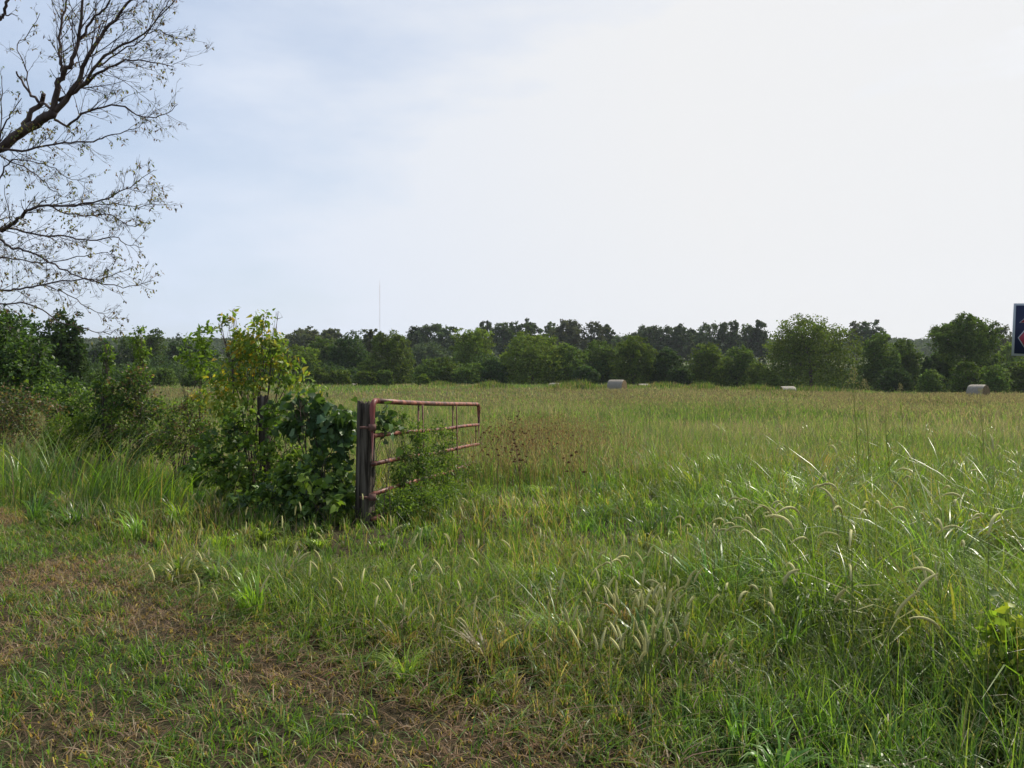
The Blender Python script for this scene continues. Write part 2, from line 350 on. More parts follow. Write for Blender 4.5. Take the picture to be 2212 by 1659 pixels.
# meadow beyond
mb = MB()
def field_band(n, y0, y1, w0, w1, hs, seg=2):
    x, y = wedge(n, y0, y1, 1.10, 2); x, y = tuft(x, y, .035 * y0 + .1, .4)
    p1 = fnoise(x / 9. + 4, y / 14. + 2, 3); p2 = fnoise(x / 3. + 70, y / 4., 2)
    g = np.clip((p1 - .5) * 4.2 + (p2 - .5) * 1.6 + .46 + .12 * ss(0, 8, x - .15 * y), 0, 1)      # 1 = green stand, 0 = tan seed heads
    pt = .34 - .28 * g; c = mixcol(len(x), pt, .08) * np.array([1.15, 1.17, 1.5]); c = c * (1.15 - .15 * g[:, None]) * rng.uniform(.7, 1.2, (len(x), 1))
    h = hs * rng.uniform(.45, 1.1, len(x)) * (.7 + .5 * p2) * (1 + .25 * (c[:, 0] > .15))
    blades(mb, np.stack([x, y, gz(x, y) - .02], 1), h, rng.uniform(w0, w1, len(x)), rng.uniform(0, 6.28, len(x)), rng.uniform(.05, .6, len(x)), rng.uniform(0, .6, len(x)), c, seg, (.235, .235, .13), None)
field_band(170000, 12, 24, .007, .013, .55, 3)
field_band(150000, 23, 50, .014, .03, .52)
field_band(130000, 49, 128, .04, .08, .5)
# hazy tan seed heads standing above the meadow
n = 110000; x, y = wedge(n, 9, 70, 1.1, 1); p = fnoise(x / 7. + 9, y / 9., 3); k = rng.random(n) < np.clip((p - .38) * 3.2, 0.05, 1); x, y = x[k], y[k]; n = len(x)
z = gz(x, y) + .42 + rng.uniform(0, .28, n)
dd = rng.normal(size=(n, 3)) * .35 + np.array([0, 0, 1.]); s = .0016 * y + .014
leaves(mb, np.stack([x, y, z], 1), dd, s * 1.6, s * .35, pick(np.array([(.23, .185, .13), (.19, .145, .11), (.25, .24, .14)]), n))
n = 5200; y = rng.uniform(10.5, 19, n); x = -.1 + .07 * (y - 10) + rng.normal(0, .75, n) + .3; z = gz(x, y) + rng.uniform(.35, .80, n)   # reddish brown seed stand right of the gate
leaves(mb, np.stack([x, y, z], 1), rng.normal(size=(n, 3)) * .3 + np.array([0, 0, 1.]), .05, .010, pick(np.array([(.20, .12, .08), (.15, .085, .06), (.26, .19, .12)]), n))
m = 900; blades(mb, np.stack([x[:m], y[:m], gz(x[:m], y[:m])], 1), rng.uniform(.5, .8, m), .005, rng.uniform(0, 6.28, m), .12, .02, pick(np.array([(.20, .13, .08), (.16, .12, .06)]), m), 3)
# tall humps of grass at the far edge of the field
for u, v, Yd, wu, hu in ((1250, 812, 84, 60, 1.05), (1210, 816, 80, 40, .8), (1520, 818, 84, 50, .8), (1760, 815, 86, 110, .75), (1640, 818, 86, 60, .7), (1060, 818, 90, 45, .7),
                         (950, 820, 98, 40, .5), (2010, 838, 52, 35, .5), (1700, 836, 76, 60, .45), (1330, 822, 90, 30, .6), (1440, 820, 92, 60, .6)):
    c0 = W(u, v, Yd); n = 1500; x = c0[0] + rng.normal(0, wu / F * Yd * .5, n); y = Yd + rng.normal(0, 1.6, n)
    r = np.exp(-((x - c0[0]) / (wu / F * Yd * .8)) ** 2)
    blades(mb, np.stack([x, y, gz(x, y)], 1), (.4 + hu * r) * rng.uniform(.5, 1.1, n), rng.uniform(.05, .1, n), rng.uniform(0, 6.28, n), rng.uniform(.1, .5, n), rng.uniform(0, .5, n), mixcol(n, .25, .15) * .8, 2)
tag(mb.build('meadow_grass', M_meadow), 'tan and green hay meadow stretching from the gate to the trees', 'grass', kind='stuff')

# foxtail heads
mb = MB()
def foxtail(x, y, h, L, bend, az, lean):
    z0 = float(gz(x, y)); d = np.array([math.cos(az), math.sin(az), 0])
    st = [np.array([x, y, z0]) + d * lean * h * (t ** 2) + np.array([0, 0, h * t]) for t in (0, .4, .75, 1)]
    green = np.array((.13, .17, .05)); tube(mb, st, .0014, 3, green, False)
    p = st[-1].copy(); dirv = unit(st[-1] - st[-2]); pts = [p.copy()]; m = 7
    for k in range(m):
        dirv = unit(dirv + (d * .55 - np.array([0, 0, .75])) * bend / m * 2.2); p = p + dirv * L / m; pts.append(p.copy())
    pts = np.array(pts); rr = np.array([.35, .8, 1, 1, .95, .85, .6, .15]) * .0064
    col = np.array((.54, .52, .23)) * random.uniform(.8, 1.25); tube(mb, pts, rr, 5, col, False)
    nb = 60; tt = rng.uniform(0, m, nb); i0 = np.minimum(tt.astype(int), m - 1); f = (tt - i0)[:, None]
    base = pts[i0] * (1 - f) + pts[i0 + 1] * f; tan = unit(pts[i0 + 1] - pts[i0]); r = rng.normal(size=(nb, 3)); r = unit(r - tan * (r * tan).sum(1, keepdims=True))
    leaves(mb, base, r * .9 + tan * .7, .013 * rng.uniform(.7, 1.2, nb), .002, np.tile(np.array((.50, .49, .22)), (nb, 1)), 0)
def fox_area(n, u0, u1, v0, v1, hl, hh, bend):
    for _ in range(n):
        u = random.uniform(u0, u1); v = random.uniform(v0, v1); h = random.uniform(hl, hh)
        h = max(h, float(hfield(np.array([(u - CX) / F * 6]), np.array([6.]))[0]) * random.uniform(.72, 1.25))
        Yd = (EYE - h) * F / (v - HOR)
        if Yd < 2.9: continue
        x = (u - CX) / F * Yd
        foxtail(x, Yd, h, random.uniform(.065, .11) * (1.5 if bend > .8 else 1), bend * random.uniform(.3, 1.4), random.uniform(0, 6.28), random.uniform(0, .3))
fox_area(55, 1230, 1500, 1170, 1420, .28, .42, .3); fox_area(40, 1290, 1450, 1270, 1420, .28, .40, .3)
fox_area(22, 1500, 1740, 1085, 1160, .55, .66, 1.4); fox_area(34, 1740, 2200, 960, 1200, .6, .8, 1.4); fox_area(4, 1290, 1450, 1150, 1260, .45, .5, 1.4)
fox_area(40, 400, 900, 1020, 1330, .22, .42, .35); fox_area(60, 800, 1250, 1080, 1370, .25, .40, .35)
fox_area(10, 1500, 1800, 1230, 1420, .4, .55, .8); fox_area(20, 1800, 2200, 1200, 1450, .4, .6, .9); fox_area(10, 300, 520, 1150, 1300, .2, .3, .3)
tag(mb.build('foxtail_grass', M_dry), 'pale bristly foxtail seed heads standing among the near grass', 'grass', kind='stuff')

# coarse arching grass clumps that stand out on their own
def clump(label, u, vb, Yd, n, h, w, spread, azm, droop, cols=None, group=None):
    c = W(u, vb, Yd); x0, y0 = c[0], Yd; root = empty('grass_clump', (x0, y0, float(gz(x0, y0))), label, 'grass clump', group)
    b_ = MB(); x = x0 + rng.normal(0, .12 + .03 * Yd * .5, n); y = y0 + rng.normal(0, .18, n)
    az = rng.normal(azm, spread, n)
    c_ = mixcol(n, .08, .12) * np.array([1.1, 1.2, 1.0]) if cols is None else cols
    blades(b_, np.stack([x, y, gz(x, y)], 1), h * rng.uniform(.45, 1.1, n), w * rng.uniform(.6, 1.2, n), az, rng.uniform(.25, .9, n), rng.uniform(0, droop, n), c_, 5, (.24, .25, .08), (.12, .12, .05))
    b_.build('blades', M_gblade, root)
clump('tall coarse pale green grass clump fanning right, left of the vine-covered post', 250, 1080, 9.6, 130, 1.15, .014, 1.0, .5, .35)
clump('tall coarse grass clump at the left edge of the mown strip', 110, 1080, 10.2, 120, 1.2, .013, 1.6, 1.2, .3)
clump('coarse grass clump fanning right in front of the low shrubs', 345, 1090, 9.2, 100, 1.0, .013, .8, .2, .4)
clump('tall grass clump at the far left, against brown brush', 20, 1060, 11, 100, 1.1, .013, 1.6, 1.2, .3)
clump('large bright arching grass clump in the right meadow under the tall seed stalk', 1770, 1100, 8.0, 260, .95, .012, .9, .3, .45)
clump('bright green grass clump at the right edge, below the farther hay bale', 2060, 1050, 9.5, 220, 1.0, .013, .9, .2, .45)
clump('broad-bladed drooping grass clump at lower right beside the leafy weed', 1900, 1400, 4.6, 110, .72, .016, 1.5, .3, .85)
clump('broad-bladed drooping grass clump in the middle of the right foreground', 1700, 1250, 5.4, 120, .72, .015, 1.6, .3, .8)
clump('broad-bladed grass clump at the right edge with silvery bent tips', 2150, 1250, 6.2, 130, .75, .016, 1.6, 1.0, .85)
clump('small dark green grass tuft low in front of the gate post', 1000, 1300, 5.9, 90, .36, .009, 1.6, 0, .5)
clump('small bright grass tuft at the foot of the gate post', 820, 1200, 7.4, 110, .38, .009, 1.6, 0, .4)

# ---------------------------------------------------------------- gate, posts, sign, bales, mast
hinge = np.array([-1.50, 8.63]); gdir = np.array([.95, 4.67])
def G(t, z): p = hinge + gdir * t; return np.array([p[0], p[1], z])
gate = empty('farm_gate', (hinge[0], hinge[1], 0), 'rusty red tubular steel farm gate standing open into the field', 'gate')
zt = [(1.364, 1.184), (.987, .84), (.684, .518), (.361, .215), (.09, .06)]
fb = MB(); P = []
fr = .09; L_ = np.linalg.norm(gdir)
P.append(G(1, .05)); P.append(G(1, .6)); P.append(G(1, zt[0][1] - fr))
for a in (30, 60): P.append(G(1 - fr / L_ * (1 - math.cos(math.radians(a))), zt[0][1] - fr + fr * math.sin(math.radians(a))))
P.append(G(1 - fr / L_, zt[0][1]))
for t_ in (.8, .6, .4, .2): P.append(G(t_, zt[0][0] + (zt[0][1] - zt[0][0]) * t_ - .012 * math.sin(math.pi * t_)))
P.append(G(fr / L_, zt[0][0]))
tube(fb, P, .030, 12); fb.build('top_rail', M_pipe, gate, True)
fb = MB(); P = [G(fr / L_, zt[0][0])]
for a in (60, 30, 0): P.append(G(fr / L_ * (1 - math.cos(math.radians(a))), zt[0][0] - fr + fr * math.sin(math.radians(a))))
P += [G(0, .7), G(0, .03)]
tube(fb, P, .0305, 12); fb.build('hinge_upright', M_pipe_dark, gate, True)
for a_, b_ in zt[1:]:
    r_ = MB(); tube(r_, [G(t_, a_ + (b_ - a_) * t_ + .008 * math.sin(t_ * 9)) for t_ in np.linspace(0.004, .996, 10)], .0245, 10); r_.build('rail', M_pipe, gate, True)
perp = unit(np.array([gdir[1], -gdir[0]]))
for t_ in (.35, .69):
    for s_ in (-1, 1):
        r_ = MB(); zz = zt[0][0] + (zt[0][1] - zt[0][0]) * t_
        o_ = np.array([perp[0], perp[1], 0]) * .035 * s_
        a0 = G(t_, zz - .03) + o_ * .8; a1 = G(t_ + .006 * s_, .12) + o_
        V = []
        w_ = np.array([gdir[0], gdir[1], 0]) / L_ * .016; th = np.array([perp[0], perp[1], 0]) * .006
        for p_ in (a0, a0 * .5 + a1 * .5 + th * .4, a1):
            V += [p_ - w_ - th, p_ + w_ - th, p_ + w_ + th, p_ - w_ + th]
        Q = [(0, 1, 2, 3), (8, 11, 10, 9)]
        for k in (0, 4):
            for e in range(4): Q.append((k + e, k + 4 + e, k + 4 + (e + 1) % 4, k + (e + 1) % 4))
        r_.add(V, Q); r_.build('brace', M_rust, gate)
r_ = MB(); tube(r_, [G(.955, .84), G(.957, .62), G(.953, .5)], .008, 6); r_.build('latch_rod', M_rust, gate, True)
for z_ in (1.08, .33):
    r_ = MB(); tube(r_, [G(0, z_ - .035), G(0, z_ + .035)], .041, 12); 
    tube(r_, [G(-.004, z_) + np.array([-.03, 0, 0]), G(-.012, z_) + np.array([-.12, .02, 0])], .014, 8); r_.build('hinge', M_rust, gate, True)

def post(name, label, x, y, ztop, r, lean, seed, rugged=.12, grp=None):
    e = empty(name, (x, y, float(gz(x, y))), label, 'fence post', grp); b_ = MB(); lr = np.random.default_rng(seed)
    S = 28; K = 16; a = np.arange(S) / S * 2 * np.pi
    groove = 1 + rugged * (lr.random(S) - .5) * 1.6 ; groove[lr.integers(0, S, 3)] -= .18
    rows = []
    for k in range(K + 1):
        t_ = k / K; z_ = -.1 + (ztop + .1) * t_
        g = groove + .05 * (lr.random(S) - .5); rad = r * (1.06 - .10 * t_) * g
        zj = (lr.random(S) - .5) * (.05 if k == K else 0)
        rows.append(np.stack([x + lean[0] * t_ * ztop + rad * np.cos(a), y + lean[1] * t_ * ztop + rad * np.sin(a), z_ + zj], 1))
    rows.append(rows[-1] * .35 + np.array([x + lean[0] * ztop, y + lean[1] * ztop, ztop - .02]) * .65)
    V = np.concatenate(rows); i = np.arange(K + 1)[:, None] * S; j = np.arange(S)[None]
    Q = np.stack([i + j, i + (j + 1) % S, i + S + (j + 1) % S, i + S + j], -1).reshape(-1, 4)
    V = np.concatenate([V, [[x + lean[0] * ztop, y + lean[1] * ztop, ztop - .03]]])
    T = np.stack([(K + 1) * S + np.arange(S), (K + 1) * S + (np.arange(S) + 1) % S, np.full(S, len(V) - 1)], -1)
    b_.add(V, Q, T); b_.build('post_shaft', M_post, e)
    return e
post('gate_post', 'thick weathered grey wooden post that the red gate hangs from', -1.625, 8.80, 1.345, .093, (.018, 0), 1, .26)
p2x = (578 - CX) / F * 10.5
post('fence_post', 'dark leaning wooden fence post under the yellowing sapling', p2x - 0.0, 10.5, 1.375, .072, (-.045, 0), 2)
p3 = (231 - CX) / F * 13.0
post('fence_post', 'dark wooden fence post wrapped in vines, left of the sapling', p3, 13.0, 1.35, .09, (.01, 0), 3)
# strands of old fence wire between the posts
fw = empty('fence_wire', (p2x, 10.5, 0), 'thin rusty wire strands strung between the overgrown posts', 'fence wire')
for z_ in (.35, .75, 1.12):
    r_ = MB(); pts = [np.array([-1.66, 8.9, z_]), np.array([-2.4, 9.75, z_ - .03]), np.array([p2x - .02, 10.58, z_]), np.array([-4.9, 11.8, z_ - .04]), np.array([p3 + .02, 13.08, z_]), np.array([-9.5, 16., z_ - .03]), np.array([-13, 19, z_])]
    tube(r_, pts, .0022, 4); r_.build('wire_strand', M_rust, fw)

# sign at the right edge
def flat(name, c, rough=.5):
    m, t, b = bsdf_mat(name, rough, .3); n = N(t, 'ShaderNodeTexNoise'); n.inputs['Scale'].default_value = 3; n.inputs['Detail'].default_value = 6
    r = N(t, 'ShaderNodeValToRGB'); r.color_ramp.elements[0].color = (*[v * .85 for v in c], 1); r.color_ramp.elements[1].color = (*[min(1, v * 1.12) for v in c], 1)
    t.links.new(n.outputs['Fac'], r.inputs[0]); t.links.new(r.outputs[0], b.inputs['Base Color']); return m
M_navy = flat('navy_paint', (.012, .018, .055)); M_white = flat('white_border', (.42, .45, .47)); M_red = flat('faded_red', (.30, .03, .055))
YS = 8.0; k_ = YS / F
sroot = empty('road_sign', ((2250 - CX) * k_, YS, 0), 'navy blue sign board with white border and red diamond at the right edge', 'sign')
def sp3(u, v, off): q = W(u, v, YS); q[1] -= off; return q
def prism(mb_, uv, o0, o1):
    n = len(uv); V = [sp3(u, v, o1) for u, v in uv] + [sp3(u, v, o0) for u, v in uv]
    c0 = np.mean(V[:n], 0); c1 = np.mean(V[n:], 0); V += [c0, c1]; T = []; Q = []
    for a in range(n):
        b2 = (a + 1) % n; T += [(a, b2, 2 * n), (n + b2, n + a, 2 * n + 1)]; Q.append((a, n + a, n + b2, b2))
    mb_.add(V, Q, T)
m_ = MB(); prism(m_, [(2190.5, 655.5), (2186.0, 768.0), (2340, 774), (2344, 655)], -.012, 0); m_.build('border', M_white, sroot)
m_ = MB(); prism(m_, [(2194.0, 660), (2190.0, 763.5), (2336, 769.5), (2340, 660)], 0.002, .004); m_.build('panel', M_navy, sroot)
cxs = 2262
def motif(pts):
    m_ = MB(); prism(m_, pts, .005, .006); c = np.mean(np.array(pts), 0); m_.build('motif_outline', M_white, sroot)
    m2 = MB(); prism(m2, [tuple(c + (np.array(p) - c) * .90) for p in pts], .007, .009); m2.build('motif', M_red, sroot)
motif([(2199, 730), (2262, 676 + 5), (2262 + 63, 732), (2262, 766)][:0] or [(2197.5, 729.5), (2216, 708), (2236, 730), (2215, 757)])
motif([(2200, 697.5), (2230, 672), (2260, 698)])
motif([(2252, 730), (2290, 705), (2328, 731), (2290, 762)])
m_ = MB(); tube(m_, [W(2262, 640, YS + .05), np.array([W(2262, 0, YS)[0], YS + .05, -.1])], .028, 10); m_.build('sign_post', M_galv, sroot, True)

def bale(label, u, vtop, Yd, Ln=1.45, R=.74, yaw=0., grp='round hay bales lying in the field'):
    c = W(u, vtop, Yd); zc = c[2] - R
    e = empty('hay_bale', (c[0], Yd, zc - R), label, 'hay bale', grp)
    S = 36; K = 12; a = np.arange(S) / S * 2 * np.pi; ax = np.array([math.cos(yaw), math.sin(yaw), 0]); bx = np.array([-math.sin(yaw), math.cos(yaw), 0])
    lr = np.random.default_rng(int(u)); rows = []; wob = 1 + .02 * np.sin(a * 3 + u) + .015 * (lr.random(S) - .5)
    for k in range(K + 1):
        t_ = k / K; ed = 1 - .05 * abs(2 * t_ - 1) ** 8; r2 = R * ed * wob * (1 + .008 * lr.random()) 
        sq = np.where(np.sin(a) < -.75, .93, 1.)
        rows.append(np.array([c[0], Yd, zc]) + ax * (t_ - .5) * Ln + (np.cos(a) * r2)[:, None] * bx + (np.sin(a) * r2 * sq)[:, None] * np.array([0, 0, 1.]))
    V = np.concatenate(rows); i = np.arange(K)[:, None] * S; j = np.arange(S)[None]
    b_ = MB(); b_.add(V, np.stack([i + j, i + (j + 1) % S, i + S + (j + 1) % S, i + S + j], -1).reshape(-1, 4)); b_.build('net_wrap', M_hay, e, True)
    for sgn, row in ((-1, rows[0]), (1, rows[-1])):
        b_ = MB(); ctr = np.array([c[0], Yd, zc]) + ax * sgn * (Ln / 2 + .03); VV = [row]; 
        for f in (.8, .6, .4, .2): VV.append(ctr + (row - ctr) * f + ax * sgn * .03 * (lr.random((S, 1)) - .3))
        V = np.concatenate(VV + [ctr[None]]); i = np.arange(4)[:, None] * S
        Q = np.stack([i + j, i + (j + 1) % S, i + S + (j + 1) % S, i + S + j], -1).reshape(-1, 4); jj = np.arange(S)
        b_.add(V, Q, np.stack([4 * S + jj, 4 * S + (jj + 1) % S, np.full(S, 5 * S)], -1)); b_.build('bale_end', M_hayend, e)
bale('round grey wrapped hay bale standing clear in mid field', 1333, 820, 75, yaw=-.5)
bale('round grey wrapped hay bale at the right, nearest of the bales', 2113, 831, 63, 1.2, .68, yaw=-.95)
bale('hay bale showing only its top, in front of the huge round willow-like tree', 1701, 834.5, 84, yaw=.1)
bale('small distant hay bale top in front of the low bushes above the gate post', 773, 828, 104, 1.4, yaw=.3)
bale('hay bale half hidden by grass just left of the green grass hump', 1200, 827, 100, yaw=-.5)
bale('low hay bale top half sunk in grass just right of the clear bale', 1390, 829, 100, yaw=.3)
bale('pale hay bale top at the far left between the brush and the field', 143, 821, 60, yaw=.2)

mast = empty('radio_mast', (W(820, 0, 900)[0], 900, float(gz(-148, 900))), 'hair-thin distant radio mast rising above the tree line', 'mast')
mm_ = MB(); x0 = W(820.5, 0, 900)[0]; zt_ = W(820, 607, 900)[2]; z0 = float(gz(x0, 900)) - 1
for a in range(3):
    o_ = np.array([math.cos(a * 2.094), math.sin(a * 2.094), 0]) * .22
    tube(mm_, [np.array([x0, 900, z0]) + o_, np.array([x0, 900, zt_]) + o_], .06, 4)
for z_ in np.arange(z0, zt_, 3.0):
    for a in range(3):
        o_ = np.array([math.cos(a * 2.094), math.sin(a * 2.094), 0]) * .22; o2 = np.array([math.cos(a * 2.094 + 2.094), math.sin(a * 2.094 + 2.094), 0]) * .22
        tube(mm_, [np.array([x0, 900, z_]) + o_, np.array([x0, 900, z_ + 3]) + o2], .03, 3)
mm_.build('lattice', M_mast, mast)
for a in range(3):
    for zf in (.5, .95):
        g_ = MB(); zz = z0 + (zt_ - z0) * zf; o_ = np.array([math.cos(a * 2.094 + .5), math.sin(a * 2.094 + .5), 0]) * 70
        tube(g_, [np.array([x0, 900, zz]), np.array([x0 + o_[0], 900 + o_[1], float(gz(x0 + o_[0], 900 + o_[1]))])], .012, 3); g_.build('guy_wire', M_mast, mast)

# ---------------------------------------------------------------- trees of the tree line
OLIVE = np.array((.135, .190, .032)); MID = np.array((.092, .145, .027)); DARK = np.array((.042, .075, .020)); PALE = np.array((.085, .100, .045)); BLU = np.array((.055, .082, .034)); BRT = np.array((.13, .19, .026))
def tree(label, u, vtop, Yd, hw, col, kind='bushy', name='tree', nl=None, group='trees of the far tree line', seed=None):
    lr = np.random.default_rng(int(u * 7 + vtop * 3 + Yd) if seed is None else seed)
    x0 = (u - CX) / F * Yd; g0 = float(gz(x0, Yd)); ztop = W(u, vtop - 2, Yd)[2]; H = ztop - g0; rx = hw / F * Yd * (1.3 if Yd > 180 else 1.1)
    e = empty(name, (x0, Yd, g0), label, 'tree' if name != 'bush' else 'bush', group)
    cb = {'bushy': .0, 'tall': .02, 'airy': .2, 'spread': .2}[kind]
    z0 = g0 + H * cb; hc = (ztop - z0) / 2; zc = z0 + hc; ry = rx * .8
    nlobe = 20 if kind in ('bushy', 'spread') else 17
    lobes = []
    for k in range(nlobe):
        if k == 0: d = np.array([.05, 0, .57]); rr = .42
        else:
            d = unit(lr.normal(size=3)) * lr.uniform(.45, .78); rr = lr.uniform(.26, .48)
            if kind == 'spread': d[2] = abs(d[2]) * .9
        if kind == 'bushy' and d[2] < -.1: rr *= 1.2
        d[2] = min(d[2], .93 - rr)
        hr = math.hypot(d[0], d[1]); lim = max(.1, .97 - rr)
        if hr > lim: d[0] *= lim / hr; d[1] *= lim / hr
        lobes.append((np.array([x0 + d[0] * rx, Yd + d[1] * ry, zc + d[2] * hc]), rr))
    # trunk and limbs
    tb = MB(); tr = max(.10, H * .022); top = np.array([x0 + lr.normal(0, .1 * rx), Yd, zc + hc * .35])
    P = [np.array([x0, Yd, g0 - .2]), np.array([x0, Yd, g0 + .15 * H]), (np.array([x0, Yd, g0]) + top) / 2 + np.array([lr.normal(0, .06 * rx), 0, 0]), top]
    tube(tb, P, [tr * 1.3, tr, tr * .8, tr * .35], 7)
    for c_, rr in lobes[:12]:
        s_ = P[2] if c_[2] < zc else P[2] * .5 + P[3] * .5
        mid = (s_ + c_) / 2 + np.array([0, 0, -.06 * H]); tube(tb, [s_, mid, c_, c_ + (c_ - s_) * .25], [tr * .55, tr * .38, tr * .2, tr * .06], 5)
    tb.build('trunk', M_bark, e, True)
    # crown: leaf clumps over the lobes plus inner fill
    ls = max(.16, .0023 * Yd); area = rx * hc
    n = nl or int(min(24000, max(4500, area / (ls * ls) * 58)))
    if kind == 'airy': n = int(n * .42)
    nc = max(110, n // 50); li = lr.integers(0, nlobe, nc); dd = unit(lr.normal(size=(nc, 3)) + np.array([0, 0, .35]))
    sc = np.array([rx, ry, hc]); rr = np.array([l[1] for l in lobes])[li][:, None]; cc = np.array([l[0] for l in lobes])[li]
    cen = cc + dd * rr * sc * lr.uniform(.70, 1.04, (nc, 1))
    k = lr.integers(0, nc, n); cs = .05 if kind != 'airy' else .06
    P = cen[k] + lr.normal(size=(n, 3)) * np.minimum(sc, rx) * cs * np.array([1, 1, .7])
    cl = lr.uniform(.6, 1.5, (nc, 1))[k]
    fill = lr.random(n) < (.30 if kind in ('bushy', 'spread') else .12); m = fill.sum(); q = unit(lr.normal(size=(m, 3))) * lr.random((m, 1)) ** .5 * .8; P[fill] = np.array([x0, Yd, zc]) + q * sc
    if kind == 'bushy':    # skirt down to the ground
        m = n // 5; a = lr.uniform(0, 6.28, m); P[:m] = np.stack([x0 + np.cos(a) * rx * lr.uniform(.4, .95, m), Yd + np.sin(a) * ry * lr.uniform(.4, .95, m), g0 + lr.random(m) * H * .45], 1)
    P[:, 2] = np.where(P[:, 2] < g0, g0 + .1, P[:, 2])
    P[:, 2] = np.where(P[:, 2] > ztop, ztop - lr.random(n) * .4 * ls, P[:, 2])
    C = col * lr.uniform(.8, 1.3) * cl * lr.uniform(.75, 1.25, (n, 1)) * (1 + lr.normal(0, .06, (n, 3)))
    b_ = MB(); dr = lr.normal(size=(n, 3)) + np.array([0, 0, .1]); s = ls * lr.uniform(.7, 1.35, n)
    leaves(b_, P, dr, s, s * .75, C, .1)
    b_.build('crown', M_far, e)
    return e
BACK = 'trees on the rise behind the hedge line'; BW = 'low bushes at the field edge'
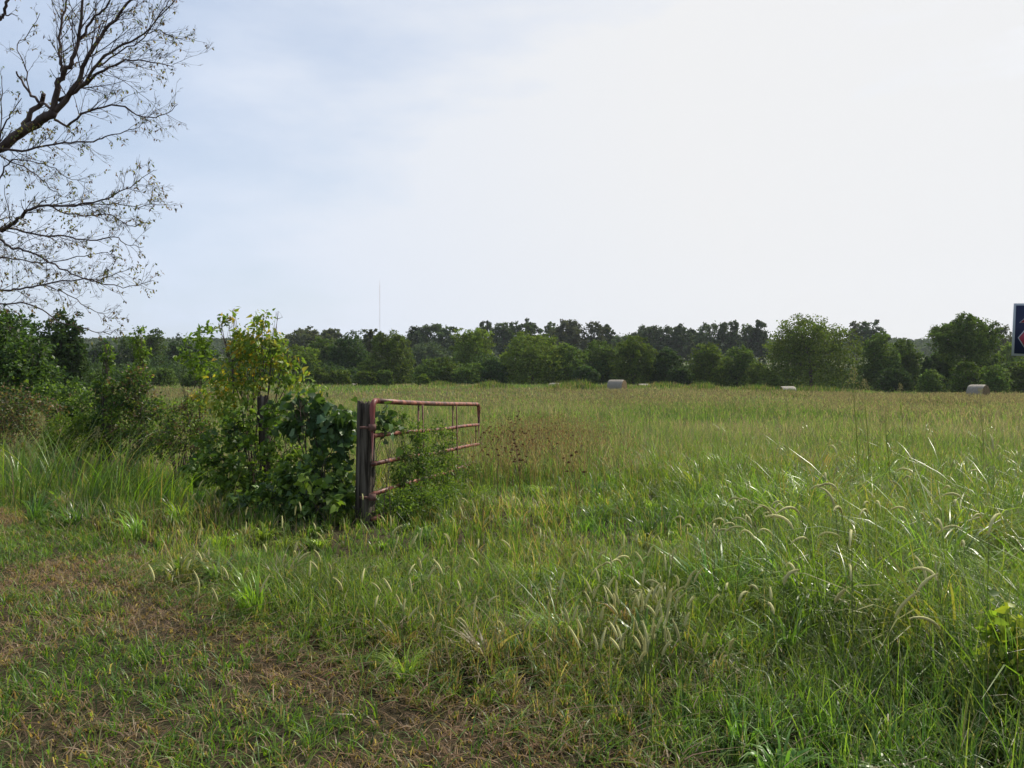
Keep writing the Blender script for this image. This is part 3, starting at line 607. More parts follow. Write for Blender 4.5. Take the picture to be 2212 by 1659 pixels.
T = [ # label, u, vtop, Y, halfwidth, colour, kind
 ('pale grey-green round-topped tree just right of the yellowing sapling, on the skyline', 655, 706, 215, 42, PALE, 'tall', BACK),
 ('narrow pale tree filling the skyline dip beside the pale round-topped tree', 718, 709, 218, 30, PALE, 'tall', BACK),
 ('bright mid-green tree low behind the right side of the sapling', 650, 742, 120, 42, BRT * .8, 'bushy', None),
 ('dull green tree with soft outline between bright low tree and dark tree', 700, 722, 135, 46, MID, 'bushy', None),
 ('very dark upright tree left of the round olive tree', 752, 712, 128, 50, DARK, 'bushy', None),
 ('thin wispy tree top poking up beside the radio mast', 797, 706, 150, 26, PALE * .7, 'tall', None),
 ('small olive shrubby tree leaning on the left of the round olive tree', 800, 768, 114, 30, OLIVE * .8, 'bushy', None),
 ('round olive green tree with a clear dome, below the radio mast', 850, 713, 116, 46, OLIVE * .85, 'bushy', None),
 ('dark green skyline tree immediately right of the radio mast', 895, 704, 225, 26, BLU, 'tall', BACK),
 ('dark double-headed skyline tree above the flat-topped bush row', 950, 699, 222, 40, BLU, 'tall', BACK),
 ('low skyline tree between the dark double-headed tree and yellow-green tree', 925, 735, 205, 50, BLU * 1.1, 'bushy', BACK),
 ('tall yellow-green tree rising behind the right end of the bush row', 1020, 704, 128, 52, OLIVE, 'bushy', None),
 ('skyline tree with gaps of sky above the yellow-green tree', 1048, 691, 232, 28, BLU, 'tall', BACK),
 ('dense skyline tree left of the airy gap, over the wide domed tree', 1090, 693, 228, 30, BLU, 'tall', BACK),
 ('skyline tree directly over the wide domed olive tree', 1135, 690, 230, 30, BLU * 1.1, 'tall', BACK),
 ('large wide domed olive tree in the middle of the hedge line', 1150, 713, 112, 76, OLIVE * .85, 'bushy', None),
 ('lower lobe-shaped dark olive tree attached right of the wide domed tree', 1222, 742, 113, 50, MID * .9, 'bushy', None),
 ('broad pale-topped skyline tree right of the wide domed tree', 1225, 689, 225, 40, PALE * .8, 'tall', BACK),
 ('smaller dark skyline tree tucked against the broad pale-topped one', 1195, 693, 235, 26, BLU, 'tall', BACK),
 ('see-through airy tree with sky showing between its branches', 1283, 695, 222, 28, PALE * .75, 'airy', BACK),
 ('small tufted tree top right of the see-through airy tree', 1312, 700, 230, 13, BLU, 'tall', BACK),
 ('low distant tree in the skyline dip right of centre', 1345, 716, 240, 34, BLU * 1.1, 'tall', BACK),
 ('flat-topped dark skyline tree over the dark hedge trees', 1400, 699, 226, 46, BLU, 'tall', BACK),
 ('rounded dark skyline tree next to the flat-topped one', 1468, 699, 228, 32, BLU, 'tall', BACK),
 ('small rounded skyline tree low beside the rounded dark one', 1500, 709, 236, 22, BLU, 'tall', BACK),
 ('dull olive tree with rising left shoulder in the dark hedge group', 1300, 735, 120, 56, MID, 'bushy', None),
 ('peaked dark tree with bright green crest above the clear hay bale', 1368, 723, 112, 48, BRT * .65, 'bushy', None),
 ('low dark bushy tree right of the peaked bright-crested tree', 1435, 748, 113, 48, DARK * 1.1, 'bushy', None),
 ('lone slender airy skyline tree, left of the pair of tall dark trees', 1530, 689, 224, 30, BLU * 1.2, 'airy', BACK),
 ('tallest dark skyline tree with irregular stacked crown', 1578, 682, 222, 26, BLU * .9, 'tall', BACK),
 ('ragged skyline tree right of the tallest dark one', 1618, 697, 228, 22, BLU, 'airy', BACK),
 ('dark square-topped skyline tree touching the huge round willow-like bush', 1640, 689, 224, 26, BLU * .9, 'tall', BACK),
 ('dark tree with bright yellow-green left top, before the slender skyline tree', 1530, 742, 112, 46, BRT * .6, 'bushy', None),
 ('dark bushy tree with sunlit right top beside the field glimpse', 1592, 740, 114, 42, MID * .9, 'bushy', None),
 ('low scrubby green tree filling the base beside the field glimpse', 1640, 785, 108, 26, OLIVE * .8, 'bushy', None),
 ('huge round willow-like tree with feathery top, largest in the line', 1752, 674, 104, 106, OLIVE * .85, 'bushy', None),
 ('round dark skyline tree with domed crown, right of the huge round tree', 1885, 688, 226, 30, BLU, 'tall', BACK),
 ('pale thin skyline tree left of the dark domed one', 1850, 692, 230, 18, PALE * .8, 'airy', BACK),
 ('dark olive tree right of the huge round tree, taller left half', 1900, 716, 106, 48, MID * .85, 'bushy', None),
 ('dark tree with sloping right side behind the tall seed stalk', 1950, 726, 108, 44, MID * .8, 'bushy', None),
 ('spreading flat-topped tree with ragged branch tips, near the right edge', 2085, 674, 95, 76, MID * .9, 'spread', None),
 ('low dark tree beneath the left side of the spreading flat-topped tree', 2040, 750, 100, 46, DARK * 1.1, 'bushy', None),
 ('wide low green tree beneath the right side of the spreading tree', 2120, 745, 102, 46, MID * .8, 'bushy', None),
 ('yellow-green tree just left of the blue sign', 2180, 738, 125, 40, OLIVE, 'bushy', None),
 ('thin pale tree on the skyline between spreading tree and blue sign', 2165, 702, 190, 30, PALE * .8, 'airy', BACK),
 ('dark green tree partly behind the blue sign', 2235, 720, 130, 50, MID, 'bushy', None),
 ('dark green tree at the left end of the far wood, behind bare twigs', 225, 727, 150, 36, DARK * 1.2, 'bushy', None),
 ('round-topped tree in the left far wood, right of the first', 280, 718, 152, 38, MID * .8, 'bushy', None),
 ('broad tree at the crest of the left far wood', 335, 711, 155, 42, MID * .8, 'bushy', None),
 ('tree sloping down at the right of the left far wood', 385, 716, 152, 34, DARK * 1.2, 'bushy', None),
 ('last low dark tree of the left far wood, before the sapling', 440, 735, 150, 40, DARK * 1.2, 'bushy', None),
 ('dark tree seen through the leaves of the yellowing sapling', 520, 733, 150, 50, MID * .8, 'bushy', None),
 ('green tree seen behind the right leaves of the sapling', 590, 730, 150, 48, MID * .9, 'bushy', None),
]
for l_, u_, v_, Y_, h_, c_, k_2, g_ in T:
    tree(l_, u_, v_, Y_, h_, c_, k_2, group=g_ or 'trees of the hedge line at the field edge')
B = [('flat-topped bush row segment, left end beside the round olive tree', 925, 776, 110, 36, MID * 1.0), ('bright-topped middle bush of the flat row', 965, 772, 111, 34, BRT * .7),
 ('right-hand bush of the flat row, under the yellow-green tree', 1010, 782, 109, 36, MID), ('dark bush filling between flat row and wide domed tree', 1065, 775, 110, 30, DARK * 1.2),
 ('small shrub below the very dark upright tree', 735, 800, 104, 22, BRT * .6), ('shrub in the grass left of the small shrub group', 690, 797, 104, 26, BRT * .55),
 ('pale shrub in front of the round olive tree', 790, 804, 102, 24, BRT * .65), ('shrub at the foot of the round olive tree', 832, 802, 103, 18, MID), ('single small bright shrub alone at the field edge', 915, 811, 98, 13, BRT * .8),
 ('low bush below the gap right of the domed trees', 1265, 790, 108, 30, DARK * 1.1), ('small bush before the dark hedge group', 1470, 792, 108, 30, DARK * 1.1),
 ('bright scrub at the left foot of the huge round tree', 1660, 800, 103, 24, OLIVE * .8), ('low shrub at the foot of the dark olive pair', 1935, 790, 96, 40, DARK), ('small dark cedar-like bush left of the spreading tree', 2003, 765, 97, 16, DARK),
 ('rounded bush behind the nearest hay bale', 2085, 782, 84, 36, MID * .85), ('bush right of the nearest hay bale', 2150, 785, 88, 34, MID * .9), ('green bush at the right edge under the sign', 2210, 778, 90, 40, OLIVE * .7),
 ('scrub bush before the field left of the dark domed pair', 2010, 800, 88, 30, MID * .9), ('long low bush at the foot of the left far wood', 345, 797, 95, 40, MID * .7), ('weedy bush at the field edge left of the sapling', 415, 803, 90, 24, MID * .8), ('small bush right of the dark left tree', 205, 800, 80, 30, MID * .8)]
for l_, u_, v_, Y_, h_, c_ in B: tree(l_, u_, v_, Y_, h_, c_, 'bushy', 'bush', group=BW)
# left middle-distance dark trees
tree('tall dark leafy tree at the left behind the bare twigs', 128, 664, 48, 62, DARK * 1.25, 'bushy', group=None, nl=15000)
tree('dark leafy tree behind the brush at the left edge', 30, 672, 52, 75, DARK * 1.25, 'bushy', group=None, nl=14000)

# far wooded ridge (no tree of it can be told apart)
mb = MB(); n = 130000; x = rng.uniform(-420, 420, n); y = rng.uniform(430, 640, n)
cz = fnoise(x / 14., y / 14., 2); z = gz(x, y) + rng.random(n) ** .6 * 7 * (.4 + .8 * cz)
leaves(mb, np.stack([x, y, z], 1), rng.normal(size=(n, 3)), 2.0, 1.5, BLU * rng.uniform(.7, 1.3, (n, 1)))
tag(mb.build('distant_wood', M_far), 'dark wooded ridge on the horizon behind the tree line', 'wood', kind='stuff')
# scrub filling the foot of the tree line
mb = MB(); n = 110000; x = rng.uniform(-100, 100, n); y = rng.uniform(116, 146, n); cz = fnoise(x / 4., y / 5., 2)
gap = np.exp(-((x / y * F + CX - 905) / 16) ** 2) + np.exp(-((x / y * F + CX - 1645) / 18) ** 2) * .6
k = rng.random(n) > gap; x, y, cz = x[k], y[k], cz[k]; n = len(x)
z = gz(x, y) + rng.random(n) * 4.4 * (.35 + cz)
leaves(mb, np.stack([x, y, z], 1), rng.normal(size=(n, 3)), .42, .3, DARK * 1.15 * rng.uniform(.7, 1.3, (n, 1)))
tag(mb.build('undergrowth', M_far), 'dark scrubby undergrowth filling the foot of the far tree line', 'undergrowth', kind='stuff')

# ---------------------------------------------------------------- near shrubs, vines and saplings
def plant(name, label, cat, base, blobs, nleaf, lsz, pal, stems=8, mat=M_leaf, heart=False, stem_r=.012, hang=.3, group=None, stemcol=M_bark, clus=.14, asp=.6):
    """blobs: (u, v, Y, r_u) in photo measure -> real leaf masses of that radius; base: ground point"""
    e = empty(name, (base[0], base[1], float(gz(*base))), label, cat, group)
    tcol = (.10, .13, .045)
    cs = [W(u, v, Yd) for u, v, Yd, r in blobs]; rs = np.array([r / F * Yd for u, v, Yd, r in blobs])
    lr = rng; sb = MB(); root = np.array([base[0], base[1], float(gz(*base)) - .03])
    for k in range(stems):
        i_ = k % len(cs); tgt = cs[i_] + unit(lr.normal(size=3)) * rs[i_] * .7; s_ = root + np.array([lr.normal(0, .08), lr.normal(0, .08), 0])
        mid = s_ + (tgt - s_) * .5 + lr.normal(size=3) * .06; mid[2] += .05
        tube(sb, [s_, s_ + (mid - s_) * .5 + lr.normal(size=3) * .02, mid, mid + (tgt - mid) * .6 + lr.normal(size=3) * .03, tgt], np.array([1, .8, .6, .4, .2]) * stem_r, 5, tcol)
        for q in range(4):
            t0 = mid + (tgt - mid) * lr.random(); t1 = cs[i_] + unit(lr.normal(size=3)) * rs[i_] * .95
            tube(sb, [t0, (t0 + t1) / 2 + lr.normal(size=3) * .03, t1], np.array([.35, .22, .1]) * stem_r, 4, tcol)
    sb.build('stems', stemcol, e, True)
    wts = rs ** 1.7; wts = wts / wts.sum(); nc = max(12, nleaf // 11)
    bi = lr.choice(len(cs), nc, p=wts); d = unit(lr.normal(size=(nc, 3))); cen = np.array(cs)[bi] + d * rs[bi][:, None] * lr.uniform(.35, 1.0, (nc, 1)) ** .6
    k = lr.integers(0, nc, nleaf)
    P = cen[k] + lr.normal(size=(nleaf, 3)) * np.maximum(rs[bi][k][:, None] * clus, lsz * .6)
    P[:, 2] = np.maximum(P[:, 2], root[2] + .05)
    dirs = d[k] * .6 + lr.normal(size=(nleaf, 3)) * .6 - np.array([0, 0, hang])
    pal = np.asarray(pal, float); ci = lr.integers(0, len(pal), nc)[k]; mixl = lr.random(nleaf) < .45; ci[mixl] = lr.integers(0, len(pal), mixl.sum()); C = pal[ci] * lr.uniform(.75, 1.3, (nleaf, 1))
    b_ = MB(); s = lsz * lr.uniform(.55, 1.3, nleaf); leaves(b_, P, dirs, s, s * asp * (1.5 if heart else 1), C, .1, heart)
    b_.build('foliage', mat, e)
    return e
LG = [(.12, .20, .03), (.16, .24, .035), (.10, .17, .03)]; LD = [(.055, .105, .028), (.07, .13, .03), (.042, .08, .024)]
LY = [(.24, .33, .06), (.22, .31, .05), (.20, .30, .05), (.33, .33, .05), (.17, .26, .04), (.17, .25, .04), (.15, .24, .04), (.36, .33, .05), (.40, .28, .03), (.24, .28, .05)]; LB = [(.12, .08, .045), (.17, .12, .07), (.10, .12, .04)]
def gp(u, Y): return ((u - CX) / F * Y, Y)
plant('bush', 'leafy bush at the left edge with sunlit upper leaves', 'bush', gp(0, 22), [(10, 735, 22, 55), (-45, 780, 22, 90), (60, 770, 21.5, 50), (30, 830, 21, 60), (95, 820, 22, 40), (-20, 700, 22, 35)], 9000, .12, LD + LD + [(.03,.06,.02), (.03,.055,.018), (.10, .16, .03)], 16, stem_r=.04)
plant('bush', 'brown and green brush low at the left edge under the leafy bush', 'bush', gp(30, 15), [(20, 890, 15, 60), (-30, 930, 15, 60), (80, 900, 15, 50), (10, 980, 14, 50)], 5000, .06, LB + LB + LD, 14)
plant('bush', 'green bush below the dark tree, beside the pale bale top', 'bush', gp(130, 17), [(110, 860, 17, 36), (160, 850, 17.5, 32), (185, 880, 17, 36), (130, 890, 17, 30)], 3600, .07, LG + LD, 12)
plant('bush', 'yellow-green low bush left of the vine-covered post', 'bush', gp(155, 13), [(130, 930, 13, 34), (170, 950, 13, 38), (110, 965, 13, 30), (190, 915, 13, 26)], 3600, .05, LG + [(.19, .24, .04)], 10)
plant('vine', 'leafy vine shoot standing tall on the left fence post', 'vine', gp(231, 13.02), [(232, 745, 13, 6), (233, 770, 13, 8), (231, 797, 13, 10), (225, 830, 13, 20), (232, 870, 13, 28), (235, 920, 13, 34), (228, 960, 13, 30)], 3000, .06, LG + LD, 10, hang=.6)
plant('vine', 'second leafy vine shoot right of the vine-covered post', 'vine', gp(303, 13.6), [(304, 713, 13.6, 4), (297, 735, 13.6, 10), (307, 760, 13.6, 10), (303, 785, 13.6, 7), (300, 810, 13.5, 8)], 700, .06, LG, 8, hang=.6)
plant('bush', 'reddish and green shrub between the two vine shoots', 'bush', gp(280, 12.8), [(270, 850, 12.8, 40), (300, 820, 12.8, 32), (315, 880, 12.6, 34), (260, 910, 12.6, 40), (290, 950, 12.4, 40), (330, 940, 12.4, 30)], 5200, .055, LG + LD + LD + LB, 14)
plant('bush', 'sparse brownish weed bush between shrub and sapling', 'bush', gp(390, 11.6), [(370, 900, 11.8, 36), (420, 880, 11.6, 30), (400, 940, 11.4, 44), (350, 960, 11.4, 36), (440, 940, 11.2, 34)], 4200, .045, LB + LG + LD, 12)
plant('sapling', 'slim bright green sapling left of the yellowing one', 'sapling', gp(433, 11.2), [(434, 716, 11.2, 7), (438, 738, 11.2, 13), (425, 762, 11.2, 22), (390, 770, 11.2, 10), (455, 775, 11.2, 20), (432, 800, 11.2, 24), (405, 745, 11.2, 9), (450, 715, 11.2, 8)], 380, .085, LG + [(.16, .24, .04)], 4, heart=True, hang=.3, asp=.32, stem_r=.007)
plant('sapling', 'yellowing sapling with orange-tinged leaves above the fence post', 'sapling', gp(545, 10.9),
      [(500, 690, 10.9, 14), (478, 694, 10.9, 8), (505, 672, 10.9, 7), (570, 690, 10.9, 15), (600, 674, 10.9, 4), (540, 715, 10.9, 26), (580, 725, 10.9, 26), (520, 745, 10.9, 30), (565, 760, 10.9, 36), (610, 770, 10.9, 28), (600, 735, 10.9, 22), (640, 775, 10.9, 12),
       (500, 790, 10.9, 32), (545, 805, 10.8, 34), (600, 810, 10.8, 34), (650, 825, 10.7, 22), (690, 832, 10.6, 17), (480, 830, 10.8, 28), (530, 850, 10.7, 32), (480, 880, 10.6, 32), (440, 860, 10.8, 24)], 2300, .075, LY + LG + LY + LG, 14, heart=True, hang=.35, stem_r=.014, asp=.34)
plant('vine', 'mid-green tangle of vine leaves around the leaning fence post', 'vine', gp(560, 10.3), [(520, 930, 10.3, 45), (470, 960, 10.3, 45), (600, 900, 10.2, 32), (620, 960, 10.1, 45), (540, 1000, 10.0, 50), (450, 1010, 10, 45), (610, 1040, 9.9, 45), (500, 1060, 9.9, 45)], 2900, .06, LD + LG + LG + LG, 20, heart=True)
plant('vine', 'dark glossy large-leaved vine heaped beside the gate post', 'vine', gp(700, 9.3), [(680, 885, 9.3, 32), (715, 900, 9.2, 34), (735, 930, 9.1, 30), (655, 900, 9.4, 22), (690, 935, 9.2, 34), (745, 890, 9.1, 16), (640, 870, 9.3, 14), (625, 925, 9.4, 18), (740, 965, 9.1, 20)], 640, .10, LD + [(.06, .12, .05)], 14, mat=M_gloss, heart=True, hang=.7, asp=.62)
plant('vine', 'shaded lower mass of vine leaves at the foot of the gate post', 'vine', gp(700, 9.1), [(700, 1020, 9.0, 50), (640, 1040, 9.1, 45), (735, 1060, 8.9, 35), (680, 1090, 8.8, 50), (600, 1090, 9.1, 45), (540, 1100, 9.2, 40)], 3000, .07, LD + LG, 16, heart=True, mat=M_gloss)
plant('vine', 'few dark vine leaves curling over the gate just right of its post', 'vine', gp(815, 8.8), [(828, 900, 8.85, 10), (832, 915, 8.9, 12), (822, 935, 8.8, 10), (845, 925, 9.0, 9), (838, 965, 9.0, 10)], 70, .09, LD, 5, mat=M_gloss, heart=True, stem_r=.005)
for l_, (u_, Y_), bl, nn in (('feathery ragweed growing up through the near half of the gate', (905, 9.7), [(900, 935, 9.7, 22), (915, 960, 9.7, 26), (895, 1000, 9.6, 28), (925, 1010, 9.7, 28), (870, 1050, 9.5, 28), (910, 1070, 9.3, 34), (860, 1090, 9.0, 28)], 3800),
                  ('feathery ragweed growing against the middle of the gate', (955, 10.6), [(945, 925, 10.6, 18), (965, 950, 10.6, 20), (940, 985, 10.5, 24), (970, 1000, 10.5, 20), (950, 1040, 10.3, 26), (955, 1070, 10.0, 26), (1000, 1020, 11.0, 18), (1020, 1010, 12.0, 16), (985, 1050, 10.6, 20)], 3400),
                  ('thin tall ragweed stem in front of the second rail', (872, 9.4), [(868, 900, 9.5, 8), (865, 930, 9.5, 12), (872, 970, 9.4, 16), (862, 1010, 9.3, 18)], 700),
                  ('dark low weeds under the bottom rails of the gate', (870, 9.0), [(860, 1080, 9.0, 34), (920, 1090, 9.0, 36), (830, 1110, 8.8, 20), (970, 1080, 9.4, 26), (890, 1120, 8.8, 30)], 2400)):
    plant('weed', l_, 'weed', gp(u_, Y_), bl, nn, .042, LG + LG + LD, 12, stem_r=.006, stemcol=M_dry, asp=.38, hang=.1)
plant('weed', 'leafy weed with yellow-green oval leaves in the bottom right corner', 'weed', (2.13, 3.35), [(2150, 1375, 3.4, 40), (2190, 1440, 3.4, 45), (2120, 1450, 3.5, 30), (2170, 1500, 3.4, 50), (2215, 1480, 3.3, 50), (2130, 1540, 3.4, 30), (2190, 1570, 3.3, 45), (2215, 1370, 3.4, 40), (2180, 1340, 3.4, 26)], 900, .046, LG + [(.20, .25, .03), (.30, .36, .04), (.36, .42, .05), (.22, .34, .04)], 14, stem_r=.005, heart=True, hang=.7, asp=.42, stemcol=M_dry)
plant('weed', 'small broadleaf weed with one lit leaf in front of the gate post', 'weed', gp(700, 8.4), [(690, 1060, 8.4, 14), (720, 1080, 8.3, 16), (660, 1035, 8.5, 10)], 60, .09, LG, 5, stem_r=.005, heart=True, asp=.5)

# dry seed-headed weeds right of the gate
pr = None
def dried(x, y, h, seed):
    lr = np.random.default_rng(seed); e = empty('dried_weed', (x, y, float(gz(x, y))), 'thin brown dried weed stalk with dark seed heads, in the patch right of the gate', 'weed', 'dried seed-head weeds right of the gate')
    s = MB(); hd = MB(); g = float(gz(x, y)); top = np.array([x + lr.normal(0, .06), y, g + h])
    col = np.array((.15, .085, .055)); tube(s, [np.array([x, y, g]), np.array([x + lr.normal(0, .02), y, g + h * .5]), top], [.0035, .003, .002], 4, col)
    tips = [top]
    for k in range(lr.integers(3, 7)):
        t_ = lr.uniform(.45, .9); p0 = np.array([x, y, g]) * (1 - t_) + top * t_; a = lr.uniform(0, 6.28); r = lr.uniform(.06, .16)
        p1 = p0 + np.array([math.cos(a) * r, math.sin(a) * r, lr.uniform(.1, .22)]); tube(s, [p0, (p0 + p1) / 2 + np.array([0, 0, -.01]), p1], [.002, .0018, .0015], 4, col); tips.append(p1)
    for p in tips:
        hd = MB(); m = 26; dd = unit(lr.normal(size=(m, 3)) * np.array([1, 1, .5]) + np.array([0, 0, .8])); leaves(hd, np.tile(p, (m, 1)), dd, .028, .008, np.tile(np.array((.085, .035, .025)), (m, 1)), .05); hd.build('seed_head', M_dry, e)
    s.build('stalk', M_dry, e)
for k in range(22):
    u = random.choice([1060, 1110, 1130, 1100, 1160, 1190, 1230, 1080]) + random.uniform(-18, 18); v = random.uniform(872, 990); h = random.uniform(.5, .85); Yd = max(8.5, min(16, (EYE - h) * F / (v - HOR)))
    dried((u - CX) / F * Yd, Yd, h, 100 + k)
# tall seed stalks in the right meadow
def stalk(label, u, vt, Yd, r=.007):
    x = (u - CX) / F * Yd; g = float(gz(x, Yd)); zt_ = W(u, vt, Yd)[2]; e = empty('seed_stalk', (x, Yd, g), label, 'grass stalk', 'tall seed stalks above the right meadow')
    s = MB(); P = [np.array([x + .03 * math.sin(k), Yd, g + (zt_ - g) * k / 5]) for k in range(6)]; P[0][0] = x; col = np.array((.26, .28, .10))
    tube(s, P, [r, r, r * .9, r * .8, r * .6, r * .3], 5, col)
    for k in range(6):
        p = P[0] + (P[5] - P[0]) * random.uniform(.15, .7); blades(s, p[None], .35, .014, np.array([random.uniform(0, 6.28)]), 1.1, .6, np.array([[.10, .16, .03]]), 5)
    s.build('stem', M_grass, e)
    hd = MB(); n = 150; L = (zt_ - g) * .22; t_ = rng.random(n); c = P[5][None] - np.array([0, 0, 1.]) * (t_ * L)[:, None]; a = rng.uniform(0, 6.28, n); rr = (.02 + .09 * t_ * rng.random(n))
    c = c + np.stack([np.cos(a) * rr, np.sin(a) * rr, rr * .8], 1); leaves(hd, c, rng.normal(size=(n, 3)) * .4 + np.array([0, 0, 1]), .022, .009, np.tile(np.array((.27, .25, .11)), (n, 1)))
    hd.build('panicle', M_dry, e)
stalk('tallest seed stalk standing above the right meadow with loose pale panicle', 1849, 798, 9.5)
stalk('slimmer seed stalk just right of the tallest one', 1873, 822, 10)
stalk('short brown seed stalk right of the tall pair', 1918, 880, 9)
stalk('seed stalk against the dark trees left of the nearest bale', 1948, 830, 16)
stalk('seed stalk rising in front of the nearest hay bale', 2122, 842, 12)
stalk('pale bent seed stalk near the left brush', 95, 900, 11)
stalk('pale seed stalk in the left clump, leaning by the vine post', 215, 925, 10.5)

# ---------------------------------------------------------------- bare tree at the upper left
TK = (-11.3, 15.5)
bt = empty('bare_tree', (TK[0], TK[1], 0), 'nearly leafless tree reaching in from the left with dark curving branches', 'tree')
tk = MB(); tube(tk, [np.array([TK[0], TK[1], -.2]), np.array([TK[0] + .02, TK[1], 1.5]), np.array([TK[0] - .1, TK[1] + .1, 3.2]), np.array([TK[0] - .05, TK[1], 5.0]), np.array([TK[0] - .5, TK[1], 7.5]), np.array([TK[0] - .4, TK[1], 10.5])], [.36, .28, .26, .23, .16, .05], 14)
tk.build('trunk', M_bark, bt, True)
lf = MB(); LP = []; LDIR = []
def grow(mb_, p, d, L, r, lvl, up):
    n = max(4, int(L / .09)); n = min(n, 10); pts = [p]; q = p.copy(); dd = d.copy(); st = L / n
    curl = random.uniform(-.05, .10)
    for k in range(n):
        dd = unit(dd + rng.normal(size=3) * .10 * np.array([1, .7, 1]) + np.array([.02, 0, up + curl * (k / n)])); q = q + dd * st; pts.append(q.copy())
    pts = np.array(pts); tube(mb_, pts, np.linspace(r, r * .35, len(pts)), 5 if lvl < 2 else 3, (.5, .5, .5), False)
    if lvl < 3:
        m = {1: int(L / .11), 2: int(L / .10)}.get(lvl, 0); m = max(3, m)
        for k in range(m):
            t_ = random.uniform(.15, .97); i_ = min(int(t_ * n), n - 1); b0 = pts[i_] + (pts[i_ + 1] - pts[i_]) * (t_ * n - i_); dl = unit(pts[i_ + 1] - pts[i_])
            rot = unit(np.cross(dl, rng.normal(size=3) * np.array([.5, 1.0, .5]))); sgn = 1 if k % 2 else -1
            nd = unit(dl * 1.0 + rot * random.uniform(.45, .85) * sgn)
            grow(mb_, b0, nd, L * random.uniform(.28, .55) * (1.1 - .4 * t_), max(.0024, r * (1 - .6 * t_) * .55), lvl + 1, random.uniform(-.03, .06))
    else:
        pass
    if lvl >= 2 and random.random() < .22:
        for k in range(random.randint(1, 4)):
            LP.append(pts[-1 - random.randint(0, min(3, len(pts) - 1))]); LDIR.append(rng.normal(size=3) * .5 + np.array([.1, 0, -.8]))
CR = .4445
def limb(pts, r0, r1, Y0, Y1, from_trunk=True, dens=1.0, sub=.85, seedy=None):
    """pts in photo crop measure; the limb runs from depth Y0 to Y1"""
    P = []
    for k, (a, b_) in enumerate(pts):
        t_ = k / (len(pts) - 1); P.append(W(a * CR, b_ * CR, Y0 + (Y1 - Y0) * t_ + random.uniform(-.12, .12) * t_))
    P = np.array(P)
    if from_trunk:
        s_ = np.array([TK[0] - .05, TK[1], P[0][2] - abs(P[0][0] - TK[0]) * .35]); P = np.concatenate([[s_, s_ * .5 + P[0] * .5 + np.array([0, 0, .05])], P])
    # smooth (Catmull-Rom)
    Q = []
    ext = np.concatenate([[2 * P[0] - P[1]], P, [2 * P[-1] - P[-2]]])
    for k in range(1, len(ext) - 2):
        for t_ in np.linspace(0, 1, 5)[:-1]:
            a, b_, c, d = ext[k - 1], ext[k], ext[k + 1], ext[k + 2]
            Q.append(.5 * ((2 * b_) + (-a + c) * t_ + (2 * a - 5 * b_ + 4 * c - d) * t_ ** 2 + (-a + 3 * b_ - 3 * c + d) * t_ ** 3))
    Q.append(P[-1]); Q = np.array(Q); Q[1:-1] += rng.normal(size=Q[1:-1].shape) * .012
    mb_ = MB(); tube(mb_, Q, np.linspace(r0 * .85, r1, len(Q)) * .8 , 8 if r0 > .03 else 6, (.5, .5, .5), True)
    seg = np.linalg.norm(np.diff(Q, axis=0), axis=1); tot = seg.sum(); cum = np.concatenate([[0], np.cumsum(seg)])
    m = int(tot / .14 * dens); r0 *= .78; r1 *= .8
    for k in range(m):
        s_ = random.uniform(.12, 1) * tot; i_ = min(np.searchsorted(cum, s_) - 1, len(seg) - 1); i_ = max(i_, 0); f = (s_ - cum[i_]) / seg[i_]; b0 = Q[i_] + (Q[i_ + 1] - Q[i_]) * f
        if b0[0] < -7.8 * b0[1] / 12.5 - 1.6: continue
        dl = unit(Q[i_ + 1] - Q[i_]); sgn = 1 if k % 2 else -1
        rot = unit(np.cross(dl, np.array([rng.normal(0, .35), 1, rng.normal(0, .35)]))); out = rng.normal(size=3) * np.array([.2, .7, .2])
        nd = unit(dl + (rot * random.uniform(.35, .8) * sgn + out * .5)); rl = r0 + (r1 - r0) * s_ / tot
        grow(mb_, b0, nd, 1.35 * sub * random.uniform(.3, 1.0) * (1.1 - .45 * s_ / tot), min(.011, max(.0038, rl * .3)), 1, random.uniform(-.02, .05))
    mb_.build('limb', M_bark, bt, True)
limb([(-120, 770), (0, 722), (100, 655), (200, 590), (262, 550)], .145, .095, 15.3, 14.2, sub=.5, dens=.5)
limb([(262, 550), (285, 430), (310, 365), (350, 310), (378, 220), (400, 60), (412, -60)], .085, .02, 14.2, 13.6, False)
limb([(312, 370), (298, 290), (300, 160), (325, 20), (345, -80)], .045, .015, 14.1, 14.4, False, .9)
limb([(272, 545), (340, 465), (400, 370), (450, 245), (540, 130), (650, 0), (700, -60)], .075, .014, 14.2, 13.2, False)
limb([(378, 220), (450, 110), (520, 40), (570, -40)], .035, .014, 13.9, 13.6, False, .9)
limb([(290, 490), (400, 425), (470, 320), (570, 235), (700, 170), (860, 0)], .05, .008, 14.2, 12.8, False)
limb([(400, 425), (510, 350), (620, 295), (740, 310), (850, 330)], .035, .006, 14.0, 12.9, False)
limb([(570, 235), (650, 200), (760, 150), (850, 190), (920, 180)], .018, .005, 13.6, 12.9, False, 1.2, .5)
limb([(480, 330), (600, 250), (700, 190), (790, 60), (860, -30)], .02, .006, 13.7, 13.5, False, 1.1, .6)
limb([(272, 585), (330, 605), (440, 545), (580, 512), (700, 578), (800, 560), (868, 508)], .035, .005, 14.3, 13.0, False, 1.1, .6)
limb([(-80, 700), (110, 735), (200, 712), (340, 695), (480, 682), (540, 655), (640, 640), (720, 590)], .035, .005, 14.8, 13.2, False, 1.2, .6)
limb([(105, 650), (150, 560), (205, 505), (218, 460)], .075, .045, 14.7, 14.6, False, .3, .3)
limb([(205, 512), (150, 450), (110, 395), (86, 350)], .038, .018, 14.6, 14.8, False, .3, .3)
limb([(150, 450), (130, 330), (95, 230), (160, 150), (200, 70)], .016, .006, 14.6, 14.9, False, 1, .4)
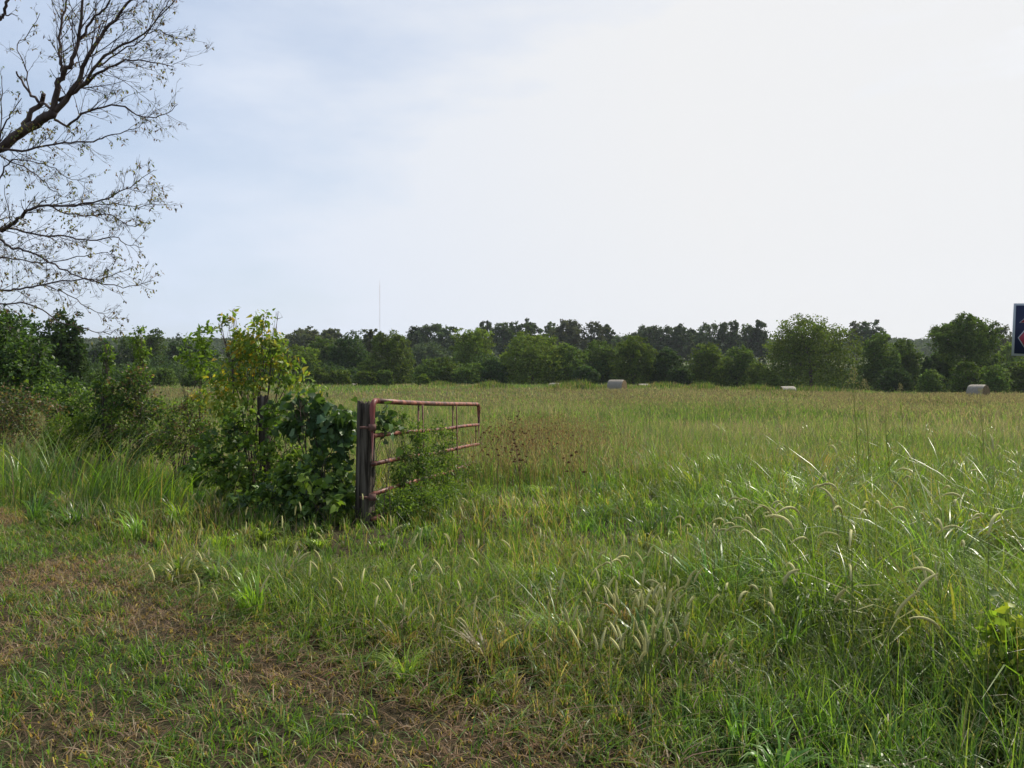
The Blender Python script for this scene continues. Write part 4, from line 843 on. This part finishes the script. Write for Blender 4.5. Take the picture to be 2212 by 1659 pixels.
limb([(262, 550), (235, 515), (205, 505)], .03, .03, 14.3, 14.5, False, 0)
limb([(-60, 1130), (0, 1120), (42, 1105), (90, 1060), (150, 1020), (235, 1000), (400, 998), (520, 968), (640, 905), (750, 830)], .075, .004, 15.2, 12.9, True, 1.2, .62)
limb([(235, 1000), (330, 1035), (420, 1050), (540, 1045), (640, 1100), (700, 1080)], .022, .005, 14.4, 13.2, False, 1.3, .5)
limb([(235, 1000), (400, 998), (560, 990), (680, 1010), (780, 960)], .02, .005, 14.3, 13.2, False, 1.3, .5)
limb([(42, 1110), (200, 1140), (320, 1145), (440, 1170), (560, 1150), (620, 1190), (700, 1200)], .03, .005, 14.8, 13.2, False, 1.3, .55)
limb([(-60, 1120), (0, 1160), (60, 1205), (115, 1215), (240, 1275), (350, 1330), (450, 1365), (560, 1388), (650, 1390), (740, 1365)], .04, .005, 15.0, 12.9, True, 1.2, .6)
limb([(-80, 1240), (0, 1255), (120, 1265), (240, 1280), (380, 1250), (500, 1230), (560, 1240)], .03, .005, 15.0, 13.8, True, 1.1, .55)
limb([(-90, 1430), (0, 1414), (100, 1405), (220, 1383), (390, 1358), (470, 1365), (560, 1330), (650, 1300)], .04, .005, 15.0, 13.2, True, 1.2, .6)
limb([(220, 1385), (330, 1430), (420, 1490), (500, 1530), (565, 1550)], .015, .004, 14.3, 13.4, False, 1.2, .45)
limb([(-80, 1460), (0, 1473), (150, 1480), (230, 1520), (300, 1570), (420, 1600), (520, 1620), (565, 1600)], .03, .005, 15.0, 13.4, True, .9, .45)
limb([(-60, 140), (0, 100), (22, 80), (40, 20), (50, -60)], .055, .03, 15.2, 15.0, True, .6, .5)
limb([(20, 85), (60, 75), (95, 82)], .02, .006, 15.1, 15.0, False, 1, .3)
limb([(-40, 850), (0, 880), (40, 800), (120, 780), (250, 810), (330, 870), (430, 890)], .025, .005, 15.0, 13.8, False, 1.1, .5)
limb([(-40, 740), (60, 790), (180, 850), (260, 930), (330, 960)], .022, .005, 15.0, 14.0, False, 1.1, .5)
limb([(-20, 760), (20, 620), (60, 560), (110, 480)], .03, .008, 15.0, 14.6, False, .9, .45)
limb([(-20, 900), (10, 560), (15, 370)], .02, .006, 15.2, 15.0, False, .9, .4)
LP = np.array(LP); LDIR = np.array(LDIR); k = rng.random(len(LP)) < min(1, 2600 / len(LP)); LP = LP[k]; LDIR = LDIR[k]
# small tufts of leaves that cling to some twigs
ex = []; 
for a, b_, r, m in ((330, 1030, 25, 60), (120, 1080, 20, 40), (150, 640, 40, 70), (690, 1080, 12, 16), (655, 1300, 22, 30), (725, 1415, 15, 18), (740, 885, 15, 18), (765, 955, 14, 16), (340, 1110, 18, 26), (230, 640, 20, 30), (920, 180, 15, 14), (770, 1330, 12, 10), (20, 1380, 40, 50)):
    c = W(a * CR, b_ * CR, 14.2); ex.append(c + rng.normal(size=(m, 3)) * r * CR / F * 14.2 * np.array([1, 1, .8]))
ex = np.concatenate(ex); LP = np.concatenate([LP, ex]); LDIR = np.concatenate([LDIR, rng.normal(size=(len(ex), 3)) - np.array([0, 0, .5])])
n = len(LP); leaves(lf, LP, LDIR, .062 * rng.uniform(.6, 1.3, n), .03, pick(np.array([(.26, .24, .06), (.20, .13, .07), (.12, .15, .04), (.07, .09, .03), (.16, .13, .05), (.13, .07, .04)]), n))
lf.build('leaves', M_leaf, bt)

# ---------------------------------------------------------------- haze
HZ = 0.00016
mh = D.materials.new('haze_air'); mh.use_nodes = True; t = mh.node_tree; t.nodes.clear()
oh = N(t, 'ShaderNodeOutputMaterial'); pv = N(t, 'ShaderNodeVolumePrincipled'); pv.inputs['Density'].default_value = HZ; pv.inputs['Color'].default_value = (.82, .88, .97, 1); pv.inputs['Anisotropy'].default_value = .2
t.links.new(pv.outputs[0], oh.inputs['Volume'])
hb = MB(); a0, a1, b0, b1, c0, c1 = -905, 905, -45, 1215, -6, 150
V = [(a0, b0, c0), (a1, b0, c0), (a1, b1, c0), (a0, b1, c0), (a0, b0, c1), (a1, b0, c1), (a1, b1, c1), (a0, b1, c1)]
hb.add(V, [(0, 3, 2, 1), (4, 5, 6, 7), (0, 1, 5, 4), (1, 2, 6, 5), (2, 3, 7, 6), (3, 0, 4, 7)])
tag(hb.build('haze', mh), 'thin summer haze in the air over the whole field', 'haze', kind='stuff')
